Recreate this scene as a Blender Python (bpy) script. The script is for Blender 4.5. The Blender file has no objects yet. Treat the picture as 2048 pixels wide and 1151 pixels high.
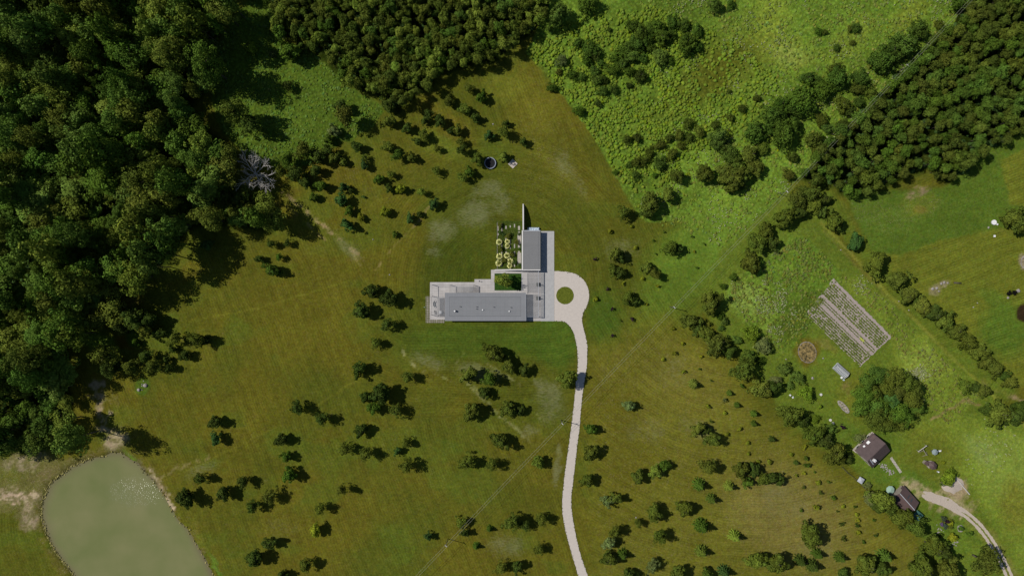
import bpy, math, random
import numpy as np
from mathutils import Vector
R = math.radians
rng = np.random.default_rng(7)
random.seed(7)
sc = bpy.context.scene

# ------------------------------------------------------------------ camera, sky, sun, exposure
H = 277.0                                     # drone height in metres
MPP = 0.2                                     # metres of ground per photo pixel
cam = bpy.data.cameras.new('camera'); cam.sensor_width = 36
cam.lens = 18 / (204.8 / H); cam.clip_start = 1; cam.clip_end = 12000
co = bpy.data.objects.new('camera', cam); sc.collection.objects.link(co)
co.location = (0, 0, H); co.rotation_euler = (0, 0, 0); sc.camera = co

SUN_EL = 48.0
SUN_DIR = Vector((-0.965 * math.cos(R(SUN_EL)), 0.262 * math.cos(R(SUN_EL)), math.sin(R(SUN_EL))))
w = bpy.data.worlds.new("World"); sc.world = w; w.use_nodes = True
nt = w.node_tree
sky = nt.nodes.new('ShaderNodeTexSky'); sky.sky_type = 'NISHITA'; sky.sun_disc = False
sky.sun_elevation = R(SUN_EL); sky.sun_rotation = math.atan2(SUN_DIR.x, SUN_DIR.y)
sky.air_density = 0.9; sky.dust_density = 0.3
nt.links.new(sky.outputs[0], nt.nodes['Background'].inputs[0])
nt.nodes['Background'].inputs[1].default_value = 0.05
sl = bpy.data.lights.new('sun', 'SUN'); sl.energy = 3.3; sl.angle = R(0.5); sl.color = (1.0, 0.955, 0.89)
so = bpy.data.objects.new('sun', sl); sc.collection.objects.link(so)
so.rotation_euler = SUN_DIR.to_track_quat('Z', 'Y').to_euler()
sc.view_settings.view_transform = 'Standard'; sc.view_settings.look = 'None'
sc.view_settings.exposure = 0.22; sc.view_settings.gamma = 1

# ------------------------------------------------------------------ helpers
col = sc.collection
def P(u, v, h=0.0):
    """ground-plan point of something seen at photo pixel (u,v) at height h"""
    k = MPP * (1 - h / H)
    return Vector(((u - 1024) * k, (575.5 - v) * k, 0))
def srgb(r, g, b):
    f = lambda c: (c / 255 / 12.92) if c / 255 <= 0.04045 else ((c / 255 + 0.055) / 1.055) ** 2.4
    return (f(r), f(g), f(b))
def tag(o, label=None, cat=None, group=None, kind=None):
    if label:
        if len(label.replace('-', ' ').split()) > 16: label = label.replace(' crown', '').replace('brownish ', '').replace('pale grey ', '').replace('silvery ', '').replace(' of those', '')
        if len(label.replace('-', ' ').split()) > 16: label = label.replace('mid ', '').replace('dark ', '').replace('light ', '').replace('deep ', '').replace('fresh ', '')
        while len(label.replace('-', ' ').split()) > 16 and ' the ' in label: label = label.replace(' the ', ' ', 1)
        o['label'] = label
    if cat: o['category'] = cat
    if group: o['group'] = group
    if kind: o['kind'] = kind
    return o
def empty(name, loc, label, cat, group=None):
    o = bpy.data.objects.new(name, None); col.objects.link(o); o.location = loc
    o.empty_display_size = 0.3
    return tag(o, label, cat, group)
def link(name, me, mt, parent=None, loc=None):
    o = bpy.data.objects.new(name, me); col.objects.link(o)
    if mt and not me.materials: me.materials.append(mt)
    if parent: o.parent = parent
    if loc is not None: o.location = loc
    return o

class MB:
    def __init__(s, org=(0, 0, 0), rot=0):
        s.v = []; s.f = []; s.org = Vector(org); s.c = math.cos(rot); s.s = math.sin(rot)
    def add(s, vs, fs):
        b = len(s.v)
        for p in vs:
            x, y, z = p
            s.v.append((x * s.c - y * s.s - s.org.x, x * s.s + y * s.c - s.org.y, z - s.org.z))
        s.f += [tuple(i + b for i in f) for f in fs]; return s
    def prism(s, poly, z0, z1):
        n = len(poly)
        a = sum(poly[i][0] * poly[(i + 1) % n][1] - poly[(i + 1) % n][0] * poly[i][1] for i in range(n))
        if a < 0: poly = poly[::-1]
        vs = [(p[0], p[1], z0) for p in poly] + [(p[0], p[1], z1) for p in poly]
        fs = [tuple(range(n - 1, -1, -1)), tuple(range(n, 2 * n))] + [(i, (i + 1) % n, n + (i + 1) % n, n + i) for i in range(n)]
        return s.add(vs, fs)
    def box(s, x0, y0, z0, x1, y1, z1):
        return s.prism([(x0, y0), (x1, y0), (x1, y1), (x0, y1)], z0, z1)
    def obox(s, cx, cy, lx, ly, ang, z0, z1):
        c, q = math.cos(ang), math.sin(ang)
        return s.prism([(cx + a * lx / 2 * c - b * ly / 2 * q, cy + a * lx / 2 * q + b * ly / 2 * c) for a, b in ((-1, -1), (1, -1), (1, 1), (-1, 1))], z0, z1)
    def cyl(s, cx, cy, r, z0, z1, n=16, r2=None):
        r2 = r if r2 is None else r2
        vs = [(cx + r * math.cos(6.28318 * i / n), cy + r * math.sin(6.28318 * i / n), z0) for i in range(n)] + \
             [(cx + r2 * math.cos(6.28318 * i / n), cy + r2 * math.sin(6.28318 * i / n), z1) for i in range(n)]
        return s.add(vs, [tuple(range(n - 1, -1, -1)), tuple(range(n, 2 * n))] + [(i, (i + 1) % n, n + (i + 1) % n, n + i) for i in range(n)])
    def tube(s, a, b, r, r2=None, n=6):
        a = Vector(a); b = Vector(b); r2 = r if r2 is None else r2
        d = (b - a).normalized(); u = d.orthogonal().normalized(); w_ = d.cross(u)
        vs = [tuple(a + (u * math.cos(6.28318 * i / n) + w_ * math.sin(6.28318 * i / n)) * r) for i in range(n)] + \
             [tuple(b + (u * math.cos(6.28318 * i / n) + w_ * math.sin(6.28318 * i / n)) * r2) for i in range(n)]
        return s.add(vs, [tuple(range(n - 1, -1, -1)), tuple(range(n, 2 * n))] + [(i, (i + 1) % n, n + (i + 1) % n, n + i) for i in range(n)])
    def ring(s, cx, cy, r0, r1, z0, z1, n=40):
        vs = []
        for r, z in ((r0, z0), (r1, z0), (r1, z1), (r0, z1)):
            vs += [(cx + r * math.cos(6.28318 * i / n), cy + r * math.sin(6.28318 * i / n), z) for i in range(n)]
        fs = []
        for k in range(4):
            for i in range(n):
                j = (i + 1) % n; a, b = k * n, ((k + 1) % 4) * n
                fs.append((a + i, a + j, b + j, b + i))
        return s.add(vs, fs)
    def build(s, name, mt, parent=None, smooth=False, label=None):
        me = bpy.data.meshes.new(name); me.from_pydata(s.v, [], s.f); me.update()
        if smooth: me.shade_smooth()
        o = link(name, me, mt, parent)
        if parent is None: o.location = s.org
        if label: o['label'] = label
        return o

def fast_mesh(name, V, F, tint=None, tri=False):
    me = bpy.data.meshes.new(name); k = F.shape[1]
    me.vertices.add(len(V)); me.vertices.foreach_set('co', V.astype(np.float32).ravel())
    me.loops.add(F.size); me.loops.foreach_set('vertex_index', F.astype(np.int32).ravel())
    me.polygons.add(len(F)); me.polygons.foreach_set('loop_start', np.arange(0, F.size, k, dtype=np.int32))
    me.update(calc_edges=True)
    if tint is not None:
        a = me.attributes.new('tint', 'FLOAT_COLOR', 'POINT')
        if tint.ndim == 1: tint = np.stack([tint] * 3, 1)
        a.data.foreach_set('color', np.concatenate([tint, np.ones((len(tint), 1))], 1).astype(np.float32).ravel())
    me.validate()
    return me

# materials ------------------------------------------------------------------
def newmat(name):
    m = bpy.data.materials.new(name); m.use_nodes = True
    b = m.node_tree.nodes['Principled BSDF']; b.inputs['Specular IOR Level'].default_value = 0.25
    return m, m.node_tree, b
def mat(name, c, rough=0.8, var=0.25, scale=1.5, bump=0.0, metal=0.0, spec=0.25, detail=6, c2=None, thr=None):
    m, t, b = newmat(name); N = t.nodes; L = t.links
    b.inputs['Roughness'].default_value = rough; b.inputs['Metallic'].default_value = metal
    b.inputs['Specular IOR Level'].default_value = spec
    tc = N.new('ShaderNodeTexCoord'); nz = N.new('ShaderNodeTexNoise')
    nz.inputs['Scale'].default_value = scale; nz.inputs['Detail'].default_value = detail; nz.inputs['Roughness'].default_value = .65
    L.new(tc.outputs['Object'], nz.inputs['Vector'])
    rp = N.new('ShaderNodeValToRGB'); e = rp.color_ramp.elements
    lo, hi = thr if thr else (0.3, 0.7)
    e[0].position = lo; e[1].position = hi
    c2 = c2 or c
    e[0].color = tuple(x * (1 - var) for x in c) + (1,); e[1].color = tuple(min(1, x * (1 + var)) for x in c2) + (1,)
    L.new(nz.outputs[0], rp.inputs[0]); L.new(rp.outputs[0], b.inputs['Base Color'])
    if bump:
        bp = N.new('ShaderNodeBump'); bp.inputs['Strength'].default_value = bump; bp.inputs['Distance'].default_value = .1
        L.new(nz.outputs[0], bp.inputs['Height']); L.new(bp.outputs[0], b.inputs['Normal'])
    return m
def grid_mat(name, c, cj, sx, sy, j=0.06, rough=.8, var=.1, blot=.13):
    """slabs with joints, brick texture in object space"""
    m, t, b = newmat(name); N = t.nodes; L = t.links
    tc = N.new('ShaderNodeTexCoord'); br = N.new('ShaderNodeTexBrick'); br.offset = 0
    br.inputs['Scale'].default_value = 1; br.inputs['Mortar Size'].default_value = j; br.inputs['Brick Width'].default_value = sx
    br.inputs['Row Height'].default_value = sy; br.inputs['Mortar'].default_value = cj + (1,)
    br.inputs['Color1'].default_value = tuple(x * (1 - var) for x in c) + (1,); br.inputs['Color2'].default_value = tuple(x * (1 + var) for x in c) + (1,)
    nz = N.new('ShaderNodeTexNoise'); nz.inputs['Scale'].default_value = .35; nz.inputs['Detail'].default_value = 8
    L.new(tc.outputs['Object'], br.inputs['Vector']); L.new(tc.outputs['Object'], nz.inputs['Vector'])
    mr = N.new('ShaderNodeMapRange'); mr.inputs[1].default_value = .3; mr.inputs[2].default_value = .7; mr.inputs[3].default_value = 1 - blot; mr.inputs[4].default_value = 1 + blot * .8
    L.new(nz.outputs[0], mr.inputs[0])
    vm = N.new('ShaderNodeVectorMath'); vm.operation = 'MULTIPLY'
    L.new(br.outputs[0], vm.inputs[0]); L.new(mr.outputs[0], vm.inputs[1]); L.new(vm.outputs[0], b.inputs['Base Color'])
    b.inputs['Roughness'].default_value = rough
    return m
def leaf_mat(name, transl=0.12):
    """leaf colour = object colour x clump tint x small noise"""
    m, t, b = newmat(name); N = t.nodes; L = t.links
    oi = N.new('ShaderNodeObjectInfo'); at = N.new('ShaderNodeAttribute'); at.attribute_name = 'tint'
    v1 = N.new('ShaderNodeVectorMath'); v1.operation = 'MULTIPLY'
    L.new(oi.outputs['Color'], v1.inputs[0]); L.new(at.outputs['Color'], v1.inputs[1])
    b.inputs['Roughness'].default_value = .8; b.inputs['Specular IOR Level'].default_value = .06
    L.new(v1.outputs[0], b.inputs['Base Color'])
    tr = N.new('ShaderNodeBsdfTranslucent'); mx = N.new('ShaderNodeMixShader'); mx.inputs[0].default_value = transl
    L.new(v1.outputs[0], tr.inputs[0]); L.new(b.outputs[0], mx.inputs[1]); L.new(tr.outputs[0], mx.inputs[2])
    L.new(mx.outputs[0], N['Material Output'].inputs[0])
    return m

M = {}
M['leaf'] = leaf_mat('foliage')
M['bark'] = mat('bark', (.09, .075, .06), var=.3, scale=3, bump=.4)
M['deadwood'] = mat('dead wood', (.50, .47, .43), var=.2, scale=2)
M['concrete'] = grid_mat('terrace slabs', (.46, .435, .415), (.33, .31, .295), 1.2, 1.2, .03, var=.05)
M['apron'] = mat('brushed concrete', (.40, .395, .385), var=.09, scale=.8, detail=10)
M['gravel'] = mat('fine gravel', (.53, .475, .42), var=.07, scale=1.1, detail=15, bump=.2)
M['cobble'] = grid_mat('cobbles with grass joints', (.27, .235, .205), (.10, .11, .035), .9, .7, .11, var=.2)
M['roofgrey'] = grid_mat('grey roof membrane', (.225, .23, .24), (.19, .195, .205), 1.0, 40, .03, var=.02, rough=.8, blot=.035)
M['roofpanel'] = grid_mat('grey roof field', (.212, .217, .225), (.18, .185, .192), 1.5, 1.5, .03, var=.02, rough=.8, blot=.05)
M['studioroof'] = grid_mat('grey brown roof', (.195, .195, .195), (.17, .17, .172), .6, .6, .03, var=.03, blot=.04)
M['trimlight'] = mat('light metal trim', (.43, .45, .48), var=.05, rough=.5)
M['white'] = mat('white plaster', (.62, .60, .57), var=.06, scale=.6)
M['whitepaint'] = mat('white paint', (.75, .75, .74), var=.05)
M['facade'] = mat('dark timber facade', (.10, .085, .07), var=.3, scale=3)
M['glass'] = mat('window glass', (.03, .04, .045), rough=.08, var=.1, spec=.5)
M['darkmetal'] = mat('dark steel', (.06, .065, .07), var=.1, rough=.5)
M['slat'] = mat('grey slats', (.36, .36, .36), var=.1)
M['brownroof'] = mat('brown roof sheet', (.088, .062, .06), var=.14, scale=.9, rough=.6, detail=10)
M['brownroof2'] = mat('red brown roof sheet', (.105, .07, .066), var=.14, scale=.9, rough=.6, detail=10)
M['cream'] = mat('cream siding', (.48, .42, .37), var=.1)
M['wood'] = mat('weathered wood', (.27, .235, .20), var=.25, scale=4)
M['woodlight'] = mat('pale wood', (.50, .42, .33), var=.15, scale=3)
M['polewood'] = mat('pole wood', (.085, .075, .065), var=.2)
M['sand'] = mat('sand', (.46, .39, .32), var=.14, scale=2.5, detail=12, bump=.3)
M['rock'] = mat('pale boulder', (.31, .28, .26), var=.2, scale=2, bump=.5)
M['soil'] = mat('dry soil', (.36, .30, .27), var=.22, scale=1.6, detail=12, bump=.3)
M['bedsoil'] = mat('overgrown bed soil', (.10, .13, .04), var=.3, scale=1.6, detail=12, c2=(.36, .30, .25), thr=(.42, .6), bump=.4)
M['cable'] = mat('aluminium cable', (.30, .30, .22), var=.05, rough=.6)
M['porcelain'] = mat('white porcelain', (.8, .8, .8), var=.03, rough=.3)
M['poly'] = mat('polycarbonate', (.13, .15, .16), var=.2, rough=.3, scale=2)
M['mint'] = mat('mint canvas', (.30, .43, .34), var=.1)
M['greycanvas'] = mat('grey canvas', (.24, .29, .29), var=.15)
M['greywhite'] = mat('grey white canvas', (.42, .44, .47), var=.1)
M['teal'] = mat('teal netting', (.05, .13, .11), var=.3, scale=3)
M['bluetarp'] = mat('pale blue tarp', (.30, .42, .55), var=.35, scale=2.5, c2=(.55, .62, .68), bump=.5)
M['black'] = mat('black mat', (.012, .012, .014), var=.2)
M['rubber'] = mat('blue grey padding', (.24, .27, .32), var=.1)
M['planter'] = mat('dark planter foliage', (.055, .062, .045), var=.35, scale=6, bump=.6)

# ------------------------------------------------------------------ numpy noise and masks
def vnoise(x, y, seed=0):
    g = np.random.default_rng(seed).random((256, 256))
    xi = np.floor(x).astype(int); yi = np.floor(y).astype(int); fx = x - xi; fy = y - yi
    fx = fx * fx * (3 - 2 * fx); fy = fy * fy * (3 - 2 * fy)
    a = g[xi & 255, yi & 255]; b = g[(xi + 1) & 255, yi & 255]; c = g[xi & 255, (yi + 1) & 255]; d = g[(xi + 1) & 255, (yi + 1) & 255]
    return (a * (1 - fx) + b * fx) * (1 - fy) + (c * (1 - fx) + d * fx) * fy
def fbm(x, y, seed=0, o=4):
    s = 0; t = 0; a = 1
    for i in range(o):
        s = s + a * vnoise(x * 2 ** i + 17.3 * i, y * 2 ** i + 9.1 * i, seed + i); t += a; a *= .55
    return s / t
def inside(poly, x, y):
    r = np.zeros(np.shape(x), bool); n = len(poly)
    for i in range(n):
        x1, y1 = poly[i]; x2, y2 = poly[(i + 1) % n]
        if y1 == y2: continue
        r ^= ((y1 > y) != (y2 > y)) & (x < (x2 - x1) * (y - y1) / (y2 - y1) + x1)
    return r
def dist(pts, x, y, closed=True):
    d = np.full(np.shape(x), 1e9); n = len(pts)
    for i in range(n if closed else n - 1):
        x1, y1 = pts[i]; x2, y2 = pts[(i + 1) % n]; dx, dy = x2 - x1, y2 - y1
        t = np.clip(((x - x1) * dx + (y - y1) * dy) / (dx * dx + dy * dy + 1e-9), 0, 1)
        d = np.minimum(d, np.hypot(x - x1 - t * dx, y - y1 - t * dy))
    return d
def sdist(poly, x, y):
    d = dist(poly, x, y); return np.where(inside(poly, x, y), d, -d)
def smooth(e0, e1, x):
    t = np.clip((x - e0) / (e1 - e0), 0, 1); return t * t * (3 - 2 * t)

POND = [(205, 912), (222, 906), (240, 905), (256, 916), (275, 926), (290, 946), (310, 966), (322, 985), (340, 1015), (355, 1040), (375, 1060),
        (390, 1085), (405, 1110), (416, 1130), (427, 1155), (440, 1200), (425, 1255), (340, 1290), (220, 1250), (160, 1175), (145, 1148), (125, 1122), (106, 1095),
        (92, 1065), (82, 1035), (83, 1005), (91, 985), (98, 968), (120, 950), (140, 935), (160, 925), (185, 916)]
F1 = [(-150, -120), (462, -120), (462, 10), (445, 50), (425, 85), (420, 160), (365, 222), (400, 262), (462, 300), (448, 335), (445, 380), (500, 400), (545, 425), (525, 455),
      (470, 448), (440, 436), (400, 440), (370, 460), (350, 480), (335, 520), (300, 545), (262, 556), (238, 590), (212, 630), (150, 665), (112, 690), (130, 725), (135, 770),
      (140, 850), (150, 880), (60, 898), (-150, 890)]
F2 = [(533, -90), (1085, -90), (1094, 20), (1060, 62), (1012, 92), (985, 118), (950, 122), (880, 140), (855, 172), (812, 196), (795, 212), (770, 190), (740, 178), (692, 160), (645, 108),
      (600, 72), (560, 66), (535, 50)]
F3 = [(1965, -80), (2170, -80), (2170, 230), (2048, 262), (1965, 305), (1935, 340), (1890, 362), (1862, 330), (1800, 352), (1752, 378), (1720, 388), (1685, 380), (1672, 362), (1632, 365),
      (1602, 348), (1628, 310), (1705, 238), (1792, 150), (1865, 78), (1925, 18)]
MEADOW = [(1052, 105), (1095, 20), (1130, -120), (2000, -120), (1900, 60), (1780, 170), (1570, 385), (1440, 505), (1400, 470), (1370, 440), (1290, 445), (1250, 385), (1180, 260), (1110, 170)]
CLEARING = [(425, 130), (440, 85), (512, -20), (545, -20), (538, 60), (560, 75), (640, 115), (690, 170), (765, 215), (755, 245), (700, 280), (640, 300), (620, 330), (560, 335), (505, 320), (440, 255), (425, 200)]

# ------------------------------------------------------------------ the ground: one sheet
def axis(a, step, far):
    inner = np.arange(-a, a + step / 2, step); out = []; x = a; s = step
    while x < far: s *= 1.5; x += s; out.append(x)
    o = np.array(out); return np.concatenate([-o[::-1], inner, o])
gx = axis(228, .62, 4500); gy = axis(136, .62, 4500)
GX, GY = np.meshgrid(gx, gy); nx, ny = len(gx), len(gy)
X = GX.ravel(); Y = GY.ravel()
U = X / MPP + 1024; V = 575.5 - Y / MPP            # plan coordinates in photo-pixel units (0.2 m each)
wn = (fbm(U / 14, V / 14, 3) - .5); wn2 = (fbm(U / 14, V / 14, 11) - .5)
BRK = .6 * fbm(U / 4.5, V / 3.2, 93, 3) + .4 * fbm(U / 14, V / 10, 94, 2)
UW = U + wn * 16; VW = V + wn2 * 16
Z = (fbm(X / 30, Y / 30, 5, 3) - .5) * .5
C = np.zeros((len(X), 3)); C[:] = srgb(84, 83, 20)
big = fbm(U / 160, V / 160, 21, 4)[:, None]; mid = fbm(U / 45, V / 45, 31, 4)[:, None]; fine = fbm(U / 9, V / 9, 41, 4)[:, None]
C[:] = np.array(srgb(81, 81, 19)) * (1 - smooth(.35, .65, big)) + np.array(srgb(91, 83, 26)) * smooth(.35, .65, big)
C = C * (.86 + .3 * mid)
green = smooth(.52, .7, fbm(U / 80, V / 60, 77, 3))[:, None] * .45
C = C * (1 - green) + np.array(srgb(82, 92, 18)) * green
THATCH = np.zeros(len(X)); DUST = np.full(len(X), .22); MOW = np.full(len(X), .8); WEED = np.zeros(len(X))
def lay(m, c, dust=None, mow=None, weed=None):
    global C, DUST, MOW, WEED
    if c is not None: C = C * (1 - m[:, None]) + np.array(srgb(*c)) * (.82 + .36 * mid) * m[:, None]
    if dust is not None: DUST = DUST * (1 - m) + dust * m
    if mow is not None: MOW = MOW * (1 - m) + mow * m
    if weed is not None: WEED = WEED * (1 - m) + weed * m
def thatch(cx, cy, rx, ry, ang, amt):
    global THATCH
    a = R(ang); u = UW - cx; v = VW - cy
    d = np.hypot((u * math.cos(a) + v * math.sin(a)) / rx, (-u * math.sin(a) + v * math.cos(a)) / ry)
    THATCH = np.maximum(THATCH, (1 - smooth(.2, 1.35, d)) * amt)
def poly(pts, c, amt=1, soft=4, rag=1, **k):
    u = U + (UW - U) * rag; v = V + (VW - V) * rag
    lay(smooth(-soft / 2, soft / 2, sdist(pts, u, v)) * amt, c, **k)
def blob(cx, cy, rx, ry, ang, c, amt=1, soft=.5, rag=1, brk=0, **k):
    a = R(ang); u = U + (UW - U) * rag - cx; v = V + (VW - V) * rag - cy
    d = np.hypot((u * math.cos(a) + v * math.sin(a)) / rx, (-u * math.sin(a) + v * math.cos(a)) / ry)
    m_ = (1 - smooth(1 - soft, 1 + soft, d)) * amt
    if brk: m_ = m_ * ((1 - brk) + brk * smooth(.42, .58, BRK))
    lay(m_, c, **k)
def stroke(pts, wd, c, amt=1, soft=2, rag=.25, patchy=0, **k):
    u = U + (UW - U) * rag; v = V + (VW - V) * rag
    m = (1 - smooth(wd / 2 - soft / 2, wd / 2 + soft / 2, dist(pts, u, v, False))) * amt
    if patchy: m = m * smooth(patchy - .12, patchy + .12, (.5 * fbm(U / 4, V / 4, 91, 3) + .5 * fbm(U / 11, V / 11, 92, 2)))
    lay(m, c, **k)

# woodland floors
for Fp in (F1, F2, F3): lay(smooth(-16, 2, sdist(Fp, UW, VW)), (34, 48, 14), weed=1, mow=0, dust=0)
poly(CLEARING, (74, 98, 26), 1, 8, weed=1, mow=0, dust=.15)
poly(MEADOW, (98, 122, 22), 1, 4, .5, weed=1, mow=0, dust=.15)
for b in ((1470, 110, 90, 60, -35, (96, 92, 34), .7), (1400, 170, 120, 45, -30, (92, 88, 30), .7), (1330, 20, 80, 25, 0, (72, 92, 30), .6),
          (1560, 60, 60, 80, -30, (134, 142, 62), .8), (1590, 110, 45, 30, 0, (140, 146, 80), .6), (1500, 160, 40, 40, 0, (124, 136, 52), .5),
          (1640, 40, 60, 60, 0, (92, 122, 24), .7), (1740, 20, 70, 40, 0, (100, 124, 36), .8), (1820, 30, 60, 25, -45, (128, 132, 62), .7), (1700, 80, 30, 70, 45, (128, 132, 66), .6),
          (1440, 420, 70, 40, -30, (122, 140, 48), .8), (1390, 330, 60, 25, -50, (118, 140, 52), .9), (1540, 330, 50, 70, 40, (110, 132, 36), .8),
          (1640, 210, 60, 30, -45, (118, 134, 40), .7), (1220, 60, 80, 40, 0, (86, 116, 22), .6), (1130, 120, 50, 30, -45, (86, 118, 22), .8), (1170, 30, 40, 30, 0, (118, 132, 56), .6),
          (1300, 380, 40, 40, 0, (96, 118, 28), .8), (1480, 60, 50, 20, -40, (112, 126, 44), .8), (1350, 120, 60, 12, -25, (120, 130, 60), .7)):
    blob(*b, weed=1)
# right of the drive up to the power line: greener, yellower
blob(1400, 500, 110, 60, -30, (98, 116, 22), .95, dust=.1, mow=.2, weed=.3)
blob(1350, 590, 90, 50, -40, (86, 100, 20), .8, dust=.15)
blob(1290, 660, 90, 40, 0, (94, 94, 24), .6)
blob(1220, 560, 60, 120, 0, (76, 78, 24), .6, dust=.25)
blob(1205, 640, 36, 60, 0, (64, 84, 20), .7)
# lower right field: drier, brownish with pale crumbs
poly([(1180, 700), (1340, 640), (1480, 780), (1600, 880), (1760, 1010), (1900, 1160), (1190, 1170)], (100, 93, 40), .8, 60, dust=.5, mow=.8)
blob(1580, 1030, 130, 90, 30, (116, 102, 58), .65, dust=.8)
blob(1400, 760, 90, 70, 20, (106, 96, 44), .55, dust=.5)
blob(1240, 900, 60, 140, 0, (88, 80, 26), .5)
# lawn strip right of the plantation-line and farm plots
poly([(1440, 505), (1570, 385), (1640, 420), (1700, 520), (1830, 640), (1960, 760), (2080, 900), (2080, 1180), (1910, 1180), (1860, 1090), (1760, 1000), (1700, 930), (1600, 860), (1500, 740), (1400, 610)],
     (94, 104, 32), 1, 14, dust=.3, mow=.2, weed=.35)
poly([(1690, 390), (1790, 380), (1890, 375), (1960, 310), (2080, 250), (2080, 760), (1990, 740), (1850, 590), (1740, 500)], (76, 94, 28), 1, 14, .6, dust=.3, mow=.3, weed=.2)
poly([(2000, 320), (2060, 290), (2080, 430), (1990, 460), (1900, 475), (1800, 510), (1740, 500), (1860, 640), (1990, 745), (2080, 790), (2080, 420), (2020, 410)], (100, 100, 36), .95, 10, .6, dust=.25, mow=1)
blob(2010, 660, 50, 50, 20, (74, 96, 26), .8, dust=.1)
blob(1990, 600, 40, 16, 40, (82, 98, 28), .7)
blob(1840, 410, 40, 26, -10, (100, 104, 42), .7, dust=1); blob(1835, 383, 22, 10, -20, (138, 118, 96), .8, brk=.8, dust=1)
blob(1760, 430, 60, 26, 20, (86, 98, 36), .7, dust=.9); blob(1840, 420, 12, 7, 0, (116, 104, 48), .7)
# rough vegetation round the farm garden
poly([(1452, 590), (1470, 560), (1600, 470), (1640, 500), (1690, 560), (1650, 590), (1600, 690), (1540, 700), (1490, 640)], (98, 118, 30), 1, 12, 1, weed=1, mow=0, dust=.1)
blob(1500, 600, 46, 34, 30, (136, 150, 78), .85, weed=1); blob(1545, 660, 24, 50, -30, (120, 134, 62), .8, weed=1)
blob(1590, 640, 30, 60, 35, (76, 86, 30), .8, weed=1); blob(1600, 520, 60, 34, 40, (104, 122, 22), .7, weed=1)
poly([(1672, 552), (1730, 560), (1850, 680), (1960, 790), (1900, 850), (1840, 800), (1790, 680)], (114, 124, 44), .9, 14, 1, weed=.8, mow=0, dust=.4)
blob(1840, 720, 40, 60, -40, (128, 136, 66), .7, weed=.8); blob(1800, 650, 24, 60, -40, (98, 110, 36), .5, weed=.8)
poly([(1830, 850), (1920, 830), (2080, 880), (2080, 1150), (2030, 1110), (1960, 1000), (1900, 930)], (116, 126, 52), .9, 30, 1, weed=.5, mow=.1, dust=.4)
blob(2010, 930, 50, 70, 0, (126, 136, 66), .6, weed=.5); blob(2030, 1010, 30, 50, 0, (112, 106, 44), .7, weed=.6); blob(1960, 900, 40, 20, 40, (132, 142, 84), .5, weed=.5)
blob(1850, 905, 70, 60, 0, (98, 98, 36), .7, dust=.25); blob(1800, 955, 70, 20, 20, (86, 108, 36), .9, dust=.1); blob(1740, 870, 70, 30, 20, (88, 104, 32), .8)
blob(1720, 800, 40, 60, -30, (104, 96, 46), .5, dust=.3)
blob(1900, 1060, 60, 50, 0, (88, 104, 36), .7, dust=.25)
stroke([(1642, 446), (1700, 505), (1750, 560), (1800, 610), (1860, 670), (1920, 730), (1975, 778), (2048, 850)], 6, (128, 124, 62), .75, 4)
stroke([(1648, 462), (1712, 530), (1800, 620)], 3, (120, 110, 70), .5, 3)
stroke([(1866, 835), (1890, 822), (1920, 806), (1935, 800), (1958, 812)], 5, (142, 120, 88), .9, 4, 1)
blob(1972, 765, 12, 6, 60, (140, 118, 92), .8); stroke([(1990, 780), (2020, 790), (2048, 800)], 6, (140, 120, 94), .8, 4, 1)
blob(1692, 772, 10, 14, 0, (126, 108, 72), .6, brk=.8); blob(1650, 690, 24, 10, 30, (124, 110, 66), .5, dust=1)
# the tended lawn round the modern house
poly([(1110, 480), (1100, 545), (1110, 650), (1150, 700), (1146, 830), (1100, 860), (1000, 840), (900, 760), (800, 690), (800, 600), (850, 540), (880, 400), (980, 330), (1090, 340), (1200, 420), (1170, 520)], (76, 78, 24), .8, 60, dust=.2)
blob(960, 680, 170, 36, 0, (68, 82, 22), .75, dust=.08); blob(1120, 670, 34, 60, 0, (62, 88, 20), .8, dust=.05)
blob(1100, 680, 50, 40, 0, (62, 86, 18), .6); blob(905, 530, 70, 60, 0, (60, 68, 22), .6)
for t_ in ((950, 425, 60, 40, -20, .62), (885, 462, 44, 32, -30, .66), (1000, 400, 34, 44, 0, .55), (975, 378, 50, 24, -20, .6), (870, 505, 26, 18, 0, .55), (1100, 800, 46, 66, 0, .58), (1085, 770, 34, 18, 30, .6), (960, 745, 70, 26, 10, .62), (860, 722, 56, 24, 20, .55), (1115, 930, 12, 60, 5, .7), (1060, 860, 30, 20, 0, .5), (1150, 360, 80, 22, 55, .45), (1130, 330, 30, 50, -30, .5), (1400, 860, 60, 30, 20, .55), (1560, 1000, 110, 60, 30, .4), (1640, 1100, 90, 40, 20, .38), (1290, 860, 70, 40, 0, .42), (1420, 680, 40, 14, 40, .6), (1350, 750, 60, 60, 0, .4), (700, 500, 60, 20, 45, .5), (400, 940, 60, 20, -25, .5), (1010, 1090, 60, 40, 0, .5), (560, 1060, 60, 40, 0, .35), (1240, 500, 60, 40, 0, .45)): thatch(*t_)
blob(1085, 300, 60, 120, -10, (90, 86, 28), .6, .7, dust=.5); blob(1120, 340, 60, 14, 45, (104, 98, 50), .4, .8, dust=.9); blob(1060, 190, 50, 70, 0, (102, 94, 26), .7, .6)
blob(1010, 170, 40, 30, 0, (104, 102, 22), .6, .6)
for pts, wd, am in (([(805, 700), (830, 735), (850, 745)], 6, .8), ([(915, 745), (960, 790), (1010, 840), (1060, 880)], 7, .65), ([(975, 725), (1010, 750), (1040, 770)], 5, .6),
                    ([(905, 735), (925, 705), (935, 690)], 4, .5), ([(1075, 830), (1110, 855), (1120, 900)], 5, .4), ([(890, 720), (870, 745), (900, 760)], 3, .5)):
    stroke(pts, wd, (140, 136, 98), am * .9, 3, .7, .52)
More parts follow.
